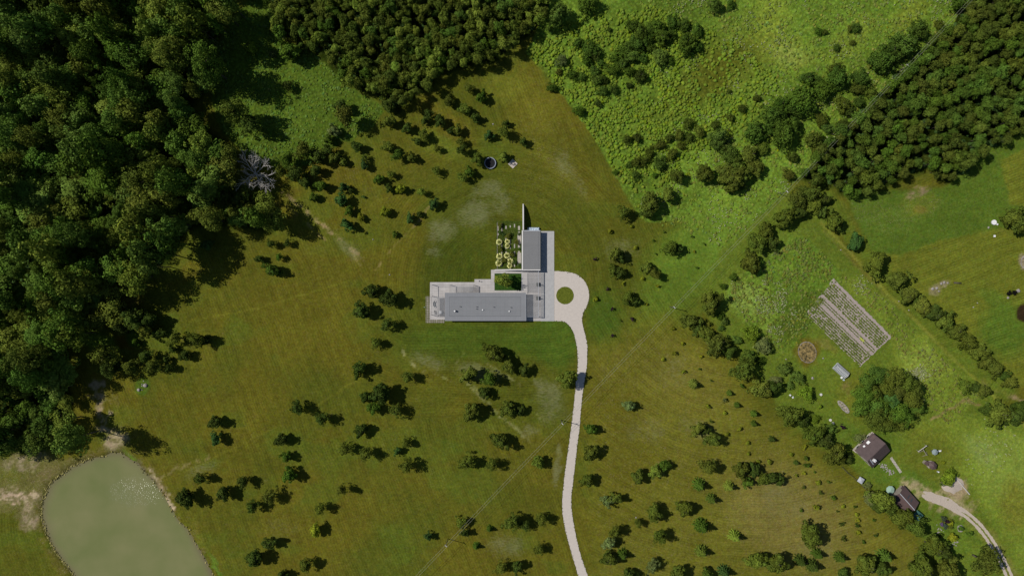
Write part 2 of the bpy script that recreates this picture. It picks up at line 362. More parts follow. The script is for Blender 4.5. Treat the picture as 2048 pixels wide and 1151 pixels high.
for pts, wd, am in (([(565, 385), (600, 410), (640, 445), (690, 490), (730, 520)], 8, .8), ([(560, 400), (600, 435), (650, 480)], 3, .6), ([(870, 400), (830, 450), (790, 490), (750, 540)], 4, .45),
                    ([(700, 500), (720, 530)], 3, .6)):
    stroke(pts, wd, (150, 128, 98), am, 3, .5, .5)
for pts in ([(380, 640), (500, 620), (620, 585), (700, 560)], [(600, 830), (690, 775), (760, 735)], [(330, 960), (420, 920), (560, 850)], [(320, 870), (270, 780)]):
    stroke(pts, 3, (112, 106, 50), .4, 3, .5)
stroke([(870, 560), (950, 470), (958, 440)], 2.5, (84, 76, 30), .25, 2, .4); stroke([(952, 505), (952, 558)], 2, (108, 88, 50), .7, 2, 0)
blob(560, 420, 40, 20, 30, (104, 92, 40), .6, dust=.4); blob(700, 350, 60, 30, 10, (96, 84, 32), .5, dust=.6); blob(830, 300, 100, 60, -20, (92, 84, 28), .5, dust=.3)
blob(880, 290, 60, 20, 20, (98, 104, 20), .6); blob(760, 455, 60, 34, 0, (84, 86, 26), .6); blob(900, 250, 60, 20, 40, (104, 90, 40), .5, dust=.6)
stroke([(1655, 395), (1680, 430), (1700, 470), (1740, 520), (1800, 580), (1870, 650), (1940, 725), (2010, 780)], 34, (88, 98, 30), .85, 16, .6)
C_ = 0
# courtyard lawn and drive island and planting bed soil
poly([(986, 544), (1046, 544), (1046, 584), (986, 584)], (46, 74, 24), 1, 2, 0, dust=.0, mow=0)
poly([(993, 442), (1044, 442), (1044, 538), (993, 538)], (60, 72, 30), .9, 3, .15, dust=.5, mow=0, weed=.6)
blob(1130, 590, 22, 22, 0, (84, 94, 26), 1, dust=.1, mow=0)
# pond surroundings
pd = sdist(POND, U + wn * 5, V + wn2 * 5)
lay(smooth(-34, -8, pd) * smooth(.40, .56, fbm(U / 16, V / 16, 55)) * .6, (100, 88, 50), dust=1, mow=0)
poly([(-60, 900), (60, 915), (150, 918), (205, 905), (215, 870), (235, 855), (262, 870), (252, 908), (180, 925), (130, 945), (100, 970), (86, 1000), (70, 1040), (55, 1070), (20, 1020), (-60, 1010)], (98, 92, 54), .85, 16, 2, dust=1, mow=0)
blob(50, 920, 46, 16, -15, (146, 132, 108), .85, .6, 2.5, brk=.8); blob(40, 990, 46, 12, 5, (178, 156, 132), .95, .5, 2.5, brk=.8, dust=1); blob(58, 1030, 18, 30, 0, (160, 142, 118), .8, .6, 2, brk=.8); blob(230, 878, 22, 20, 0, (166, 148, 122), .9, .6, 2, brk=.8, dust=1)
blob(90, 945, 26, 10, -30, (112, 98, 70), .8, .6, 2, brk=.8); blob(20, 950, 30, 14, 20, (92, 92, 36), .6, .6, 2)
stroke([(192, 765), (200, 800), (210, 850), (222, 890)], 18, (158, 140, 114), .9, 12, 2.5, .47, dust=1); stroke([(225, 780), (232, 830), (240, 860)], 12, (112, 102, 66), .6, 10, 2.5, .5, dust=1)
stroke([(288, 938), (312, 964), (328, 992), (342, 1016)], 16, (180, 160, 134), .95, 6, 1.2, .42); stroke([(270, 915), (296, 945)], 4, (120, 108, 78), .7, 4, 1.2)
stroke([(318, 960), (360, 935), (410, 915)], 5, (128, 114, 78), .7, 4, 1.5, .42); stroke([(330, 930), (380, 930)], 8, (116, 104, 66), .5, 6, 2, .5)
lay(smooth(-10, -2, pd) * (1 - smooth(0, 2, pd)) * (U < 330) * .6, (52, 50, 24), mow=0)
blob(262, 912, 14, 5, 40, (86, 112, 24), .9); blob(432, 1130, 5, 26, -25, (80, 112, 22), .8)
lay(smooth(-1, 2, pd), (92, 84, 62), mow=0, dust=0)
blob(285, 772, 14, 17, 0, (62, 96, 28), 1, .15, .4, weed=.6, mow=0, dust=0)
poly([(232, 672), (258, 668), (258, 690), (268, 694), (264, 700), (228, 696)], (84, 66, 26), .8, 4, .6); blob(270, 676, 14, 14, 0, (40, 92, 28), .8, weed=.6)
blob(268, 600, 20, 8, 10, (104, 90, 50), .7); blob(290, 552, 24, 10, -20, (100, 112, 56), .5, weed=.8); blob(195, 680, 36, 20, 20, (92, 112, 46), .8, weed=1, mow=0)
# sandy yard by the farm drive
blob(1908, 975, 26, 20, 35, (160, 140, 112), .95, .35, 1.6, dust=1); stroke([(1818, 972), (1850, 985), (1885, 1000), (1930, 1018)], 34, (168, 150, 120), .85, 16, 2.2, .46, dust=1)
blob(1938, 1010, 20, 16, 30, (140, 126, 90), .6, .5, 2, brk=.8, dust=1); stroke([(1940, 1035), (1985, 1080), (2030, 1160)], 24, (124, 114, 70), .5, 12, 1.2)
blob(1614, 703, 24, 28, 0, (98, 78, 36), .9, .3, 1, mow=0); blob(1614, 698, 13, 16, 0, (122, 94, 44), .7, .3, 1.5)
blob(2046, 523, 8, 13, 0, (146, 130, 112), .8); blob(2050, 626, 18, 18, 0, (52, 40, 28), 1, .12, .3)
blob(1886, 567, 12, 5, 0, (140, 126, 108), .7, .5, 1.5); blob(1870, 580, 10, 8, 0, (132, 120, 96), .7, .5, 1.5)
sat = np.clip((C[:, 1:2] - C[:, 2:3]) / C[:, 1:2] * 1.7 - .4, 0, 1)
C *= (.88 + .24 * fine) * (1 + sat * (np.array([[1.05, 1.16, .80]]) - 1))
C[:, 0] = np.maximum(C[:, 0], C[:, 1] * .64); C[:, 2] = np.maximum(C[:, 2], C[:, 1] * .11)

# relief: pond basin and a little meadow roughness
dm = -pd * MPP
Z = Z * smooth(0, 8, dm) * (1 - smooth(0, 1, ((np.abs(U - 1010) < 230) & (np.abs(V - 560) < 150)).astype(float)))
flat = 1 - smooth(60, 130, np.hypot((U - 1060) * .55, V - 560)); Z = Z * (1 - flat) * smooth(6, 40, dist([(1130, 590), (1160, 660), (1162, 740), (1135, 960), (1135, 1020), (1166, 1150), (1185, 1210)], U, V, False))
farm = 1 - smooth(150, 260, np.hypot(U - 1780, V - 860)); Z = Z * (1 - .85 * farm)
Z = Z + WEED * (fbm(X / 1.6, Y / 1.6, 61, 3) - .4) * .35 * (1 - np.clip(flat, 0, 1))
Z = np.where(dm < 0, -.38 + .22 * np.maximum(dm, -6), np.where(dm < 4, -.38 + .38 * smooth(0, 4, dm) + Z * smooth(0, 4, dm), Z))
idx = np.arange(nx * ny).reshape(ny, nx)
F = np.stack([idx[:-1, :-1], idx[:-1, 1:], idx[1:, 1:], idx[1:, :-1]], -1).reshape(-1, 4)
gm = fast_mesh('ground', np.stack([X, Y, Z], 1), F)
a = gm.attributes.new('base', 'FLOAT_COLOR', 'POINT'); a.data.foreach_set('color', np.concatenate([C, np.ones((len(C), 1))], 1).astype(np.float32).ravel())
a = gm.attributes.new('mask', 'FLOAT_COLOR', 'POINT'); a.data.foreach_set('color', np.stack([DUST, MOW, WEED, WEED * 0 + 1], 1).astype(np.float32).ravel())
# mowing phase in metres, flowing round the house and the pond
ph = (U * .93 - V * .36) * MPP
phs = np.hypot(np.maximum(np.abs(U - 960) - 130, 0), (V - 600)) * MPP
k1 = (1 - smooth(90, 200, np.abs(V - 690))) * (1 - smooth(170, 330, np.abs(U - 980)))
ph = np.where((k1 > .5) & (V > 640), phs, ph)
phl = np.hypot(U - 330, (V - 960) * .8) * MPP; ph = np.where((U < 120) & (V > 990), phl, ph)
phn = (np.hypot(U - 1000, V - 560)) * MPP; ph = np.where((V < 600) & (np.hypot(U - 1000, V - 520) < 260) & (V < 640), phn, ph)
ph = np.where((U > 1180) & (V > 560), np.hypot(U - 1500, V - 500) * MPP, ph)
ph = np.where((U > 1690) & (V < 760), (U * .35 + V * .93) * MPP, ph)
ph = ph + (fbm(U / 60, V / 60, 71) - .5) * 2.5
a = gm.attributes.new('thatch', 'FLOAT', 'POINT'); a.data.foreach_set('value', THATCH.astype(np.float32))
a = gm.attributes.new('phase', 'FLOAT', 'POINT'); a.data.foreach_set('value', ph.astype(np.float32))
gm.shade_smooth()
def ground_mat():
    m, t, b = newmat('grass ground'); N = t.nodes; L = t.links
    def at(n):
        x = N.new('ShaderNodeAttribute'); x.attribute_name = n; return x
    def mth(op, a, b_=None, c=None):
        x = N.new('ShaderNodeMath'); x.operation = op
        for i, q in enumerate((a, b_, c)):
            if q is None: continue
            if isinstance(q, (int, float)): x.inputs[i].default_value = q
            else: L.new(q, x.inputs[i])
        return x.outputs[0]
    def noise(sc_, det=6, rough=.6, vec=None):
        x = N.new('ShaderNodeTexNoise'); x.inputs['Scale'].default_value = sc_; x.inputs['Detail'].default_value = det; x.inputs['Roughness'].default_value = rough
        L.new(vec or tc.outputs['Object'], x.inputs['Vector']); return x.outputs[0]
    def mr(v, a0, a1, b0, b1):
        x = N.new('ShaderNodeMapRange'); L.new(v, x.inputs[0])
        for i, q in enumerate((a0, a1, b0, b1)): x.inputs[i + 1].default_value = q
        return x.outputs[0]
    tc = N.new('ShaderNodeTexCoord'); base = at('base'); mk = at('mask'); phs_ = at('phase')
    sp = N.new('ShaderNodeSeparateColor'); L.new(mk.outputs['Color'], sp.inputs[0])
    dust, mow, weed = sp.outputs[0], sp.outputs[1], sp.outputs[2]
    th = at('thatch').outputs['Fac']; n1 = noise(.9, 8, .75); n2 = noise(3.2, 4, .7); n3 = noise(.16, 5, .6)
    f = mth('MULTIPLY', mr(n1, .3, .7, .62, 1.38), mr(n2, .3, .7, .74, 1.28)); f = mth('MULTIPLY', f, mr(n3, .35, .65, .93, 1.07))
    # mowing lines
    s = mth('SINE', mth('MULTIPLY', phs_.outputs['Fac'], 2 * math.pi / 1.05))
    s2 = mth('SINE', mth('MULTIPLY', phs_.outputs['Fac'], 2 * math.pi / 4.3))
    sm = mth('MULTIPLY', mth('ADD', mth('MULTIPLY', s, .10), mth('MULTIPLY', s2, .085)), mow)
    sm = mth('MULTIPLY', sm, mr(noise(.1, 3), .35, .6, .2, 1.3))
    f = mth('MULTIPLY', f, mth('ADD', 1, sm))
    # weeds: coarser contrast
    wv = N.new('ShaderNodeTexVoronoi'); wv.inputs['Scale'].default_value = .95; L.new(tc.outputs['Object'], wv.inputs['Vector'])
    wf = mr(wv.outputs[0], .05, .75, 1.22, .68)
    f = mth('MULTIPLY', f, mth('ADD', 1, mth('MULTIPLY', weed, mth('SUBTRACT', wf, 1))))
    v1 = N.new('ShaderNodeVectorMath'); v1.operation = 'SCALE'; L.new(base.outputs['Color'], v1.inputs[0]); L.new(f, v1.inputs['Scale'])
    # hue drift
    hs = N.new('ShaderNodeHueSaturation'); L.new(v1.outputs[0], hs.inputs['Color']); L.new(mr(noise(.5, 5), .3, .7, .485, .52), hs.inputs['Hue'])
    L.new(mr(noise(1.7, 5), .3, .7, .93, 1.07), hs.inputs['Saturation'])
    # pale crumbs of dry soil and thatch
    d1 = noise(.42, 3, .5); d2 = noise(2.4, 6, .72)
    dm_ = mth('MULTIPLY', mr(d2, .555, .65, 0, 1), mr(mth('ADD', d1, mth('MULTIPLY', dust, .25)), .52, .72, 0, 1))
    dm_ = mth('MULTIPLY', dm_, mth('MINIMUM', mth('MULTIPLY', dust, 1.3), .85))
    mx = N.new('ShaderNodeMix'); mx.data_type = 'RGBA'; L.new(dm_, mx.inputs[0]); L.new(hs.outputs[0], mx.inputs[6]); mx.inputs[7].default_value = (.30, .24, .17, 1)
    mp = N.new('ShaderNodeMapping'); mp.inputs['Rotation'].default_value = (0, 0, R(35)); mp.inputs['Scale'].default_value = (.55, 1.5, 1); L.new(tc.outputs['Object'], mp.inputs[0])
    t1 = noise(1.1, 9, .82, mp.outputs[0]); t2 = noise(.13, 4, .6)
    tf = mth('MULTIPLY', mr(mth('ADD', mth('ADD', mth('MULTIPLY', t1, .75), mth('MULTIPLY', t2, .25)), mth('MULTIPLY', th, .32)), .60, .78, 0, 1), mth('MINIMUM', mth('MULTIPLY', th, 1.2), .6))
    mx2 = N.new('ShaderNodeMix'); mx2.data_type = 'RGBA'; L.new(tf, mx2.inputs[0]); L.new(mx.outputs[2], mx2.inputs[6]); mx2.inputs[7].default_value = (.225, .23, .115, 1)
    L.new(mx2.outputs[2], b.inputs['Base Color']); b.inputs['Roughness'].default_value = .95; b.inputs['Specular IOR Level'].default_value = .02
    bp = N.new('ShaderNodeBump'); bp.inputs['Distance'].default_value = .35; L.new(mth('ADD', .25, mth('MULTIPLY', weed, .6)), bp.inputs['Strength'])
    L.new(mth('ADD', n1, mth('MULTIPLY', n2, .5)), bp.inputs['Height']); L.new(bp.outputs[0], b.inputs['Normal'])
    return m
g = link('ground', gm, ground_mat()); tag(g, kind='structure')

def gz(x, y):
    """ground height"""
    i = np.clip(np.searchsorted(gx, x), 0, nx - 1); j = np.clip(np.searchsorted(gy, y), 0, ny - 1)
    return Z[j * nx + i]

# ------------------------------------------------------------------ water
def water():
    m, t, b = newmat('murky pond water'); N = t.nodes; L = t.links
    tc = N.new('ShaderNodeTexCoord'); nz = N.new('ShaderNodeTexNoise'); nz.inputs['Scale'].default_value = .07; nz.inputs['Detail'].default_value = 7
    L.new(tc.outputs['Object'], nz.inputs['Vector'])
    rp = N.new('ShaderNodeValToRGB'); e = rp.color_ramp.elements; e[0].position = .3; e[1].position = .7
    e[0].color = (.150, .172, .060, 1); e[1].color = (.205, .205, .088, 1)
    L.new(nz.outputs[0], rp.inputs[0])
    sh = N.new('ShaderNodeAttribute'); sh.attribute_name = 'shore'; mm = N.new('ShaderNodeMath'); mm.operation = 'MULTIPLY_ADD'; mm.inputs[1].default_value = .5; L.new(nz.outputs[0], mm.inputs[0]); L.new(sh.outputs['Fac'], mm.inputs[2])
    m2 = N.new('ShaderNodeMapRange'); L.new(mm.outputs[0], m2.inputs[0]); m2.inputs[1].default_value = .45; m2.inputs[2].default_value = 1.35
    mxw = N.new('ShaderNodeMix'); mxw.data_type = 'RGBA'; L.new(m2.outputs[0], mxw.inputs[0]); L.new(rp.outputs[0], mxw.inputs[6]); mxw.inputs[7].default_value = (.155, .125, .075, 1)
    L.new(mxw.outputs[2], b.inputs['Base Color'])
    b.inputs['Roughness'].default_value = .13; b.inputs['Specular IOR Level'].default_value = .5; b.inputs['IOR'].default_value = 1.33
    w1 = N.new('ShaderNodeTexNoise'); w1.inputs['Scale'].default_value = 5.2; w1.inputs['Detail'].default_value = 4; w1.inputs['Roughness'].default_value = .6
    L.new(tc.outputs['Object'], w1.inputs['Vector'])
    # a gust ruffles one patch of the surface
    vm = N.new('ShaderNodeVectorMath'); vm.operation = 'SUBTRACT'; L.new(tc.outputs['Object'], vm.inputs[0]); c = P(272, 984); vm.inputs[1].default_value = (c.x, c.y, 0)
    mp = N.new('ShaderNodeMapping'); mp.inputs['Rotation'].default_value = (0, 0, R(64)); mp.inputs['Scale'].default_value = (1 / 17, 1 / 9.5, 0); L.new(vm.outputs[0], mp.inputs[0])
    ln = N.new('ShaderNodeVectorMath'); ln.operation = 'LENGTH'; L.new(mp.outputs[0], ln.inputs[0])
    mr = N.new('ShaderNodeMapRange'); mr.interpolation_type = 'SMOOTHSTEP'; L.new(ln.outputs['Value'], mr.inputs[0])
    for i, q in enumerate((.0, 1.3, 1.0, .05)): mr.inputs[i + 1].default_value = q
    bp = N.new('ShaderNodeBump'); bp.inputs['Distance'].default_value = .155; L.new(mr.outputs[0], bp.inputs['Strength'])
    L.new(w1.outputs[0], bp.inputs['Height']); L.new(bp.outputs[0], b.inputs['Normal'])
    return m
cx = sum(p[0] for p in POND) / len(POND); cy = sum(p[1] for p in POND) / len(POND)
wp = []
for i, (u, v) in enumerate(POND):
    d = math.hypot(u - cx, v - cy); k = (d + 12) / d; wp.append(P(cx + (u - cx) * k, cy + (v - cy) * k))
c0 = P(cx, cy); n = 260; bo = []
per = smooth_ring = [wp[i].lerp(wp[(i + 1) % len(wp)], k / 8) for i in range(len(wp)) for k in range(8)]
WV = []; SH = []; n = len(per)
for k, sh in ((1.0, 1.0), (.93, .9), (.86, .35), (.72, .0)):
    for p_ in per: q_ = c0.lerp(p_, k); WV.append((q_.x, q_.y, -.38)); SH.append(sh)
WV.append((c0.x, c0.y, -.38)); SH.append(0)
fs = [(r_ * n + i, (r_ + 1) * n + i, (r_ + 1) * n + (i + 1) % n, r_ * n + (i + 1) % n) for r_ in range(3) for i in range(n)] + [(3 * n + i, 4 * n, 3 * n + (i + 1) % n) for i in range(n)]
me = bpy.data.meshes.new('pond_water'); me.from_pydata(WV, [], fs); me.update()
if me.polygons[0].normal.z < 0: me.flip_normals()
at_ = me.attributes.new('shore', 'FLOAT', 'POINT'); at_.data.foreach_set('value', SH)
tag(link('pond_water', me, water()), kind='structure')

# ------------------------------------------------------------------ tree prototypes (unit crown radius)
def leaves(cent, nor, size, r, aspect=1.5):
    n = len(cent); nor = nor + r.normal(0, .42, (n, 3)); nor /= np.linalg.norm(nor, axis=1)[:, None]
    t = r.normal(0, 1, (n, 3)); t -= nor * np.sum(t * nor, 1)[:, None]; t /= np.linalg.norm(t, axis=1)[:, None]
    b = np.cross(nor, t); s = size * r.uniform(.6, 1.35, n)[:, None]
    bend = nor * s * .25
    V = np.stack([cent - t * s * aspect / 2 - bend, cent - b * s / 2, cent + t * s * aspect / 2 - bend, cent + b * s / 2], 1).reshape(-1, 3)
    return V, np.arange(4 * n).reshape(n, 4)
def crown_mesh(name, seed, K, crad, leaf, cz, rz, n_per, taper=0.0, lump=.25, fine=.0):
    r = np.random.default_rng(seed)
    d = r.normal(0, 1, (K, 3)); d /= np.linalg.norm(d, axis=1)[:, None]; d[:, 2] = np.abs(d[:, 2]) * np.where(r.random(K) < .72, 1, -.75)
    lobe = 1 + lump * (np.sin(np.arctan2(d[:, 1], d[:, 0]) * 3 + seed) * .5 + r.normal(0, .45, K))
    rad = r.uniform(.45, .88, K) * lobe
    c = d * rad[:, None]; zz = c[:, 2].copy(); c[:, :2] *= (1 - taper * np.clip(zz, -.6, 1))[:, None]; c[:, 2] = cz + zz * rz
    cr = crad * r.uniform(.7, 1.3, K); tb = r.normal(1, .13, K).clip(.68, 1.4); hue = r.normal(0, .035, K)
    A = []; Nn = []; T = []
    for i in range(K):
        n = int(n_per * (cr[i] / crad) ** 2)
        q = r.normal(0, 1, (n, 3)); q /= np.linalg.norm(q, axis=1)[:, None]
        out = d[i] * 1.0 + np.array([0, 0, .5]); keep = q @ out > -.45; q = q[keep]
        rr = cr[i] * r.uniform(.72, 1.06, len(q))[:, None]
        A.append(c[i] + q * rr * np.array([1, 1, 1.0])); Nn.append(q * .8 + d[i] * .35)
        base = np.stack([(1 + hue[i]) * np.ones(len(q)), np.ones(len(q)), (1 - hue[i]) * np.ones(len(q))], 1) * tb[i]
        T.append(base * r.uniform(.82, 1.2, len(q))[:, None])
    # twiggy filling inside
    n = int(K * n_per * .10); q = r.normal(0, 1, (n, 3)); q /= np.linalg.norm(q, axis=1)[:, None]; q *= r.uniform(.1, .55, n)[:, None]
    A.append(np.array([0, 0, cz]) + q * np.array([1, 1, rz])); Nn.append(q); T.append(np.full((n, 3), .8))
    V, Fc = leaves(np.concatenate(A), np.concatenate(Nn), leaf, r); T = np.repeat(np.concatenate(T), 4, 0)
    return fast_mesh(name, V, Fc, T)
def spruce_mesh(name, seed, leaf, lv=9, top=2.7, dens=1.0):
    r = np.random.default_rng(seed); A = []; Nn = []; T = []
    for k in range(lv):
        t = k / (lv - 1); z = .25 + t * (top - .4); R0 = (1 - t) ** .8 * .98 + .07; nb = max(5, int((13 - 6 * t)))
        off = r.random() * 6
        for j in range(nb):
            an = off + 6.283 * j / nb + r.normal(0, .1); L_ = R0 * r.uniform(.78, 1.1); n = int(20 * dens * (.3 + L_))
            s = r.uniform(.08, 1, n) ** .8; wdt = .13 * (1.15 - s)
            x = s * L_; side = r.normal(0, 1, n) * wdt * .6 * R0 ** .5; zz = z - .28 * s * L_ + .07 * s ** 2 + r.normal(0, .02, n) + .05
            A.append(np.stack([x * math.cos(an) - side * math.sin(an), x * math.sin(an) + side * math.cos(an), zz], 1))
            Nn.append(np.stack([.45 * np.cos(an) - side * 2 * np.sin(an), .45 * np.sin(an) + side * 2 * np.cos(an), np.ones(n) * .85], 1))
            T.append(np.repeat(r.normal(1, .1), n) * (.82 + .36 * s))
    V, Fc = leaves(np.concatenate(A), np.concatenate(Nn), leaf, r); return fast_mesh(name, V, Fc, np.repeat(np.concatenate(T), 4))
def trunk_mesh(name, seed, h, r0, limbs=6, spread=.6, z0=.5):
    r = random.Random(seed); m = MB()
    pts = [Vector((0, 0, -.15))]; n = 4
    for i in range(1, n + 1): pts.append(Vector((r.uniform(-.04, .04) * i, r.uniform(-.04, .04) * i, h * i / n)))
    for i in range(n): m.tube(pts[i], pts[i + 1], r0 * (1 - .22 * i), r0 * (1 - .22 * (i + 1)), 7)
    for j in range(limbs):
        z = h * (z0 + (1 - z0) * j / limbs); a_ = r.uniform(0, 6.28); l = spread * r.uniform(.7, 1.1)
        b0 = Vector((0, 0, z)); b1 = b0 + Vector((math.cos(a_) * l * .5, math.sin(a_) * l * .5, l * .35)); b2 = b1 + Vector((math.cos(a_ + .3) * l * .5, math.sin(a_ + .3) * l * .5, l * .45))
        m.tube(b0, b1, r0 * .4, r0 * .28, 5); m.tube(b1, b2, r0 * .28, r0 * .08, 5)
    me = bpy.data.meshes.new(name); me.from_pydata(m.v, [], m.f); me.update(); me.shade_smooth(); me.materials.append(M['bark']); return me

PR = {}
def proto(kind, crowns, trunks):
    for me in crowns: me.materials.append(M['leaf'])
    PR[kind] = (crowns, trunks)
tr_mid = [trunk_mesh('trunk', s, 2.1, .065, 7) for s in (1, 2, 3)]
tr_tall = [trunk_mesh('trunk', s, 3.0, .055, 8) for s in (4, 5)]
tr_sm = [trunk_mesh('trunk', 6, 1.4, .05, 3, .4)]
proto('B', [crown_mesh('crown', 10 + i, 64, .265, .12, 1.30, 1.12, 76, .14, .55) for i in range(5)], tr_mid)           # bushy broadleaf
proto('O', [crown_mesh('crown', 20 + i, 60, .25, .105, 1.55, 1.35, 48, .3, .46) for i in range(5)], tr_mid)         # airy olive birch
proto('L', [crown_mesh('crown', 30 + i, 74, .27, .078, 2.35, 1.45, 74, .16, .55) for i in range(5)], tr_tall)       # tall forest broadleaf
proto('K', [crown_mesh('crown', 40 + i, 40, .33, .115, 3.0, 1.55, 52, .34, .3) for i in range(5)], tr_tall)          # slender forest birch
proto('W', [crown_mesh('crown', 50 + i, 84, .22, .085, .78, .78, 56, .0, .4) for i in range(4)], tr_sm)             # round willow bush
proto('S', [spruce_mesh('crown', 60 + i, .115, 10, 2.6, 1.3) for i in range(3)], tr_mid[:1])                         # young spruce
proto('Y', [crown_mesh('crown', 70 + i, 14, .42, .30, 1.0, .85, 26, .1, .1) for i in range(2)], tr_sm)               # little sapling
proto('T', [crown_mesh('crown', 80 + i, 9, .36, .30, 1.2, 1.1, 18, .25, .45) for i in range(3)], tr_sm)              # thin sapling
HC = {'B': 1.35, 'O': 1.6, 'L': 2.5, 'K': 3.2, 'W': .9, 'S': 1.0, 'Y': 1.1, 'T': 1.2}
NAME = {'B': 'broadleaf_tree', 'O': 'birch_tree', 'L': 'forest_tree', 'K': 'slender_birch_tree', 'W': 'willow_bush', 'S': 'spruce_tree', 'Y': 'sapling', 'T': 'sapling'}
CAT = {'B': 'tree', 'O': 'tree', 'L': 'tree', 'K': 'tree', 'W': 'bush', 'S': 'spruce', 'Y': 'sapling', 'T': 'sapling'}
TINT = {  # real leaf colours
    'd': (.056, .086, .013), 'g': (.074, .128, .014), 'o': (.096, .124, .016), 'l': (.150, .200, .026), 'y': (.215, .245, .018), 'b': (.054, .112, .024), 'p': (.046, .022, .034),
    'w': (.092, .150, .016), 'f': (.076, .134, .018), 'q': (.092, .110, .016), 's': (.135, .180, .050), 'e': (.112, .178, .028), 'v': (.145, .215, .018), 'x': (.185, .210, .065), 'k': (.078, .108, .015)}
TW = {'d': 'dark green', 'g': 'mid green', 'o': 'olive green', 'l': 'light green', 'y': 'yellow green', 'b': 'blue green', 'p': 'purple', 'w': 'green', 'f': 'deep green', 'q': 'brownish olive',
      's': 'silvery green', 'e': 'fresh green', 'v': 'bright green', 'x': 'pale grey green', 'k': 'olive'}
KW = {'B': 'bushy tree', 'O': 'airy tree', 'L': 'tall forest tree', 'K': 'slender birch', 'W': 'round bush', 'S': 'spruce', 'Y': 'round sapling', 'T': 'thin sapling'}
def plant(kind, u, v, r, tint, label, group, zs=1.0, cat=None, nm=None):
    r_m = r * MPP * rng.uniform(.96, 1.04)
    hc = HC[kind] * r_m * zs
    r_m *= (1 - hc / H)
    p = P(u, v, hc); z = float(gz(p.x, p.y)) - .05
    o = empty(nm or NAME[kind], (p.x, p.y, z), label, cat or CAT[kind], group)
    o.rotation_euler.z = rng.uniform(0, 6.28); an_ = rng.uniform(.84, 1.19) if kind not in 'SY' else 1; o.scale = (r_m * an_, r_m / an_, r_m * zs)
    cs, ts = PR[kind]
    c = link('crown', cs[int(rng.integers(len(cs)))], None, o); t = link('trunk', ts[int(rng.integers(len(ts)))], None, o)
    b = np.array(TINT[tint]) * rng.normal(1, .12) * (1 + rng.normal(0, .035, 3)); b = b * {'L': 1.3, 'K': 1.2, 'B': 1.15, 'O': 1.15}.get(kind, 1.0); c.color = (*np.clip(b, .004, 1), 1)
    return o
ORD = ['', 'first', 'second', 'third', 'fourth', 'fifth', 'sixth', 'seventh', 'eighth', 'ninth', 'tenth', 'eleventh', 'twelfth', 'thirteenth', 'fourteenth', 'fifteenth', 'sixteenth', 'seventeenth',
       'eighteenth', 'nineteenth', 'twentieth', 'twenty-first', 'twenty-second', 'twenty-third', 'twenty-fourth']
def cluster(phrase, group, data, axis_='x', zs=1.0):
    """data: 'u v r kindtint' rows; each is labelled by look and its rank from the left (or from the top)"""
    rows = []
    for q in data.split(','):
        a_ = q.split(); rows.append((float(a_[0]), float(a_[1]), float(a_[2]), a_[3][0], a_[3][1], float(a_[4]) if len(a_) > 4 else zs))
    rows.sort(key=lambda q: q[0] if axis_ == 'x' else q[1])
    side = 'left' if axis_ == 'x' else 'top'
    for i, (u, v, r, k, t, z) in enumerate(rows):
        rank = ORD[i + 1] + ' from ' + side if i else side + 'most'
        if len(rows) == 1: lab = f'{TW[t]} {KW[k]} {phrase}'
        else: lab = f'{TW[t]} {KW[k]}, {rank} {phrase}'
        plant(k, u, v, r, t, lab, group, z)

# ------------------------------------------------------------------ trees one by one
GF = 'scattered trees on the mown lawn'
cluster('of those on the upper lawn below the birch wood', GF, '899 202 10 Bo,930 219 12 Bo,951 236 9 Bd,859 229 10 Od,880 243 11 Bd,937 176 9 Oo,963 194 11 Bg,915 261 10 Bo,978 271 9 Bb,1008 263 12 Oo,1012 247 7 Bd,922 283 9 Oo,1047 284 8 Bd')
cluster('in the loose grove left of the trampoline', GF, '780 242 12 Bo,814 255 10 Bd,848 270 11 Bo,777 294 12 Bo,795 310 12 Og,824 315 9 Bo,874 297 8 Oo,925 300 11 Od,873 341 9 Oo,712 292 11 Bd,730 315 7 Oo,729 330 9 Bb,687 325 8 Bo,925 355 10 Oo,939 344 10 Bg,901 262 8 Bd,850 240 8 Bd,836 283 8 Bd')
cluster('on the lawn beside the trampoline and sand box', GF, '955 319 12 Bl,1006 313 10 Bl')
cluster('on the dry slope right of the dead tree', GF, '782 349 8 Oo,757 358 10 Bg,779 377 8 Bd,800 377 10 By,842 384 9 Ol,867 408 10 Bb,687 375 9 Bb,702 380 6 Bd,682 400 13 Bb,727 393 4 Tb,698 422 9 Bg,722 435 7 By,694 450 12 Bb,769 424 10 By,820 437 9 Bb,839 428 6 Bd,789 468 6 Bg,627 395 9 Bg,642 370 12 Bg')
cluster('by the forest notch left of the lawn', GF, '544 540 14 Bg,519 518 8 Bd,559 514 7 Og,541 487 9 Od,415 488 12 Bb,575 486 8 Od,480 398 19 Od 1.3,502 418 18 Oo 1.3,520 440 14 Od 1.2,468 425 18 Oo 1.3,450 395 18 Od 1.3,490 440 13 Od')
cluster('in the thicket beside the dead tree', 'trees beside the dead tree', '575 318 15 Og,606 302 18 Oo,590 345 16 Od,636 312 15 Bd,610 365 13 Bd,655 300 12 Od,560 342 13 Oo,632 340 12 Bd,668 316 12 Bo')
cluster('along the edge of the small clearing', 'trees round the forest clearing', '575 170 10 Od,690 232 19 Oq 1.3,682 214 15 Bd,668 262 12 Bs,657 278 10 Bg,776 212 14 Bd,501 95 14 Bv,580 102 20 Bg,604 92 12 Bd,468 222 24 Ok 1.3,500 250 20 Od 1.2,545 108 8 Ws', zs=1.0)
cluster('in the row left of the long house', GF, '744 582 15 Bd,778 596 17 Bd,722 621 16 Bd,776 648 13 Od,752 686 11 Ok,719 737 14 Bd,816 752 13 Oo', 'y')
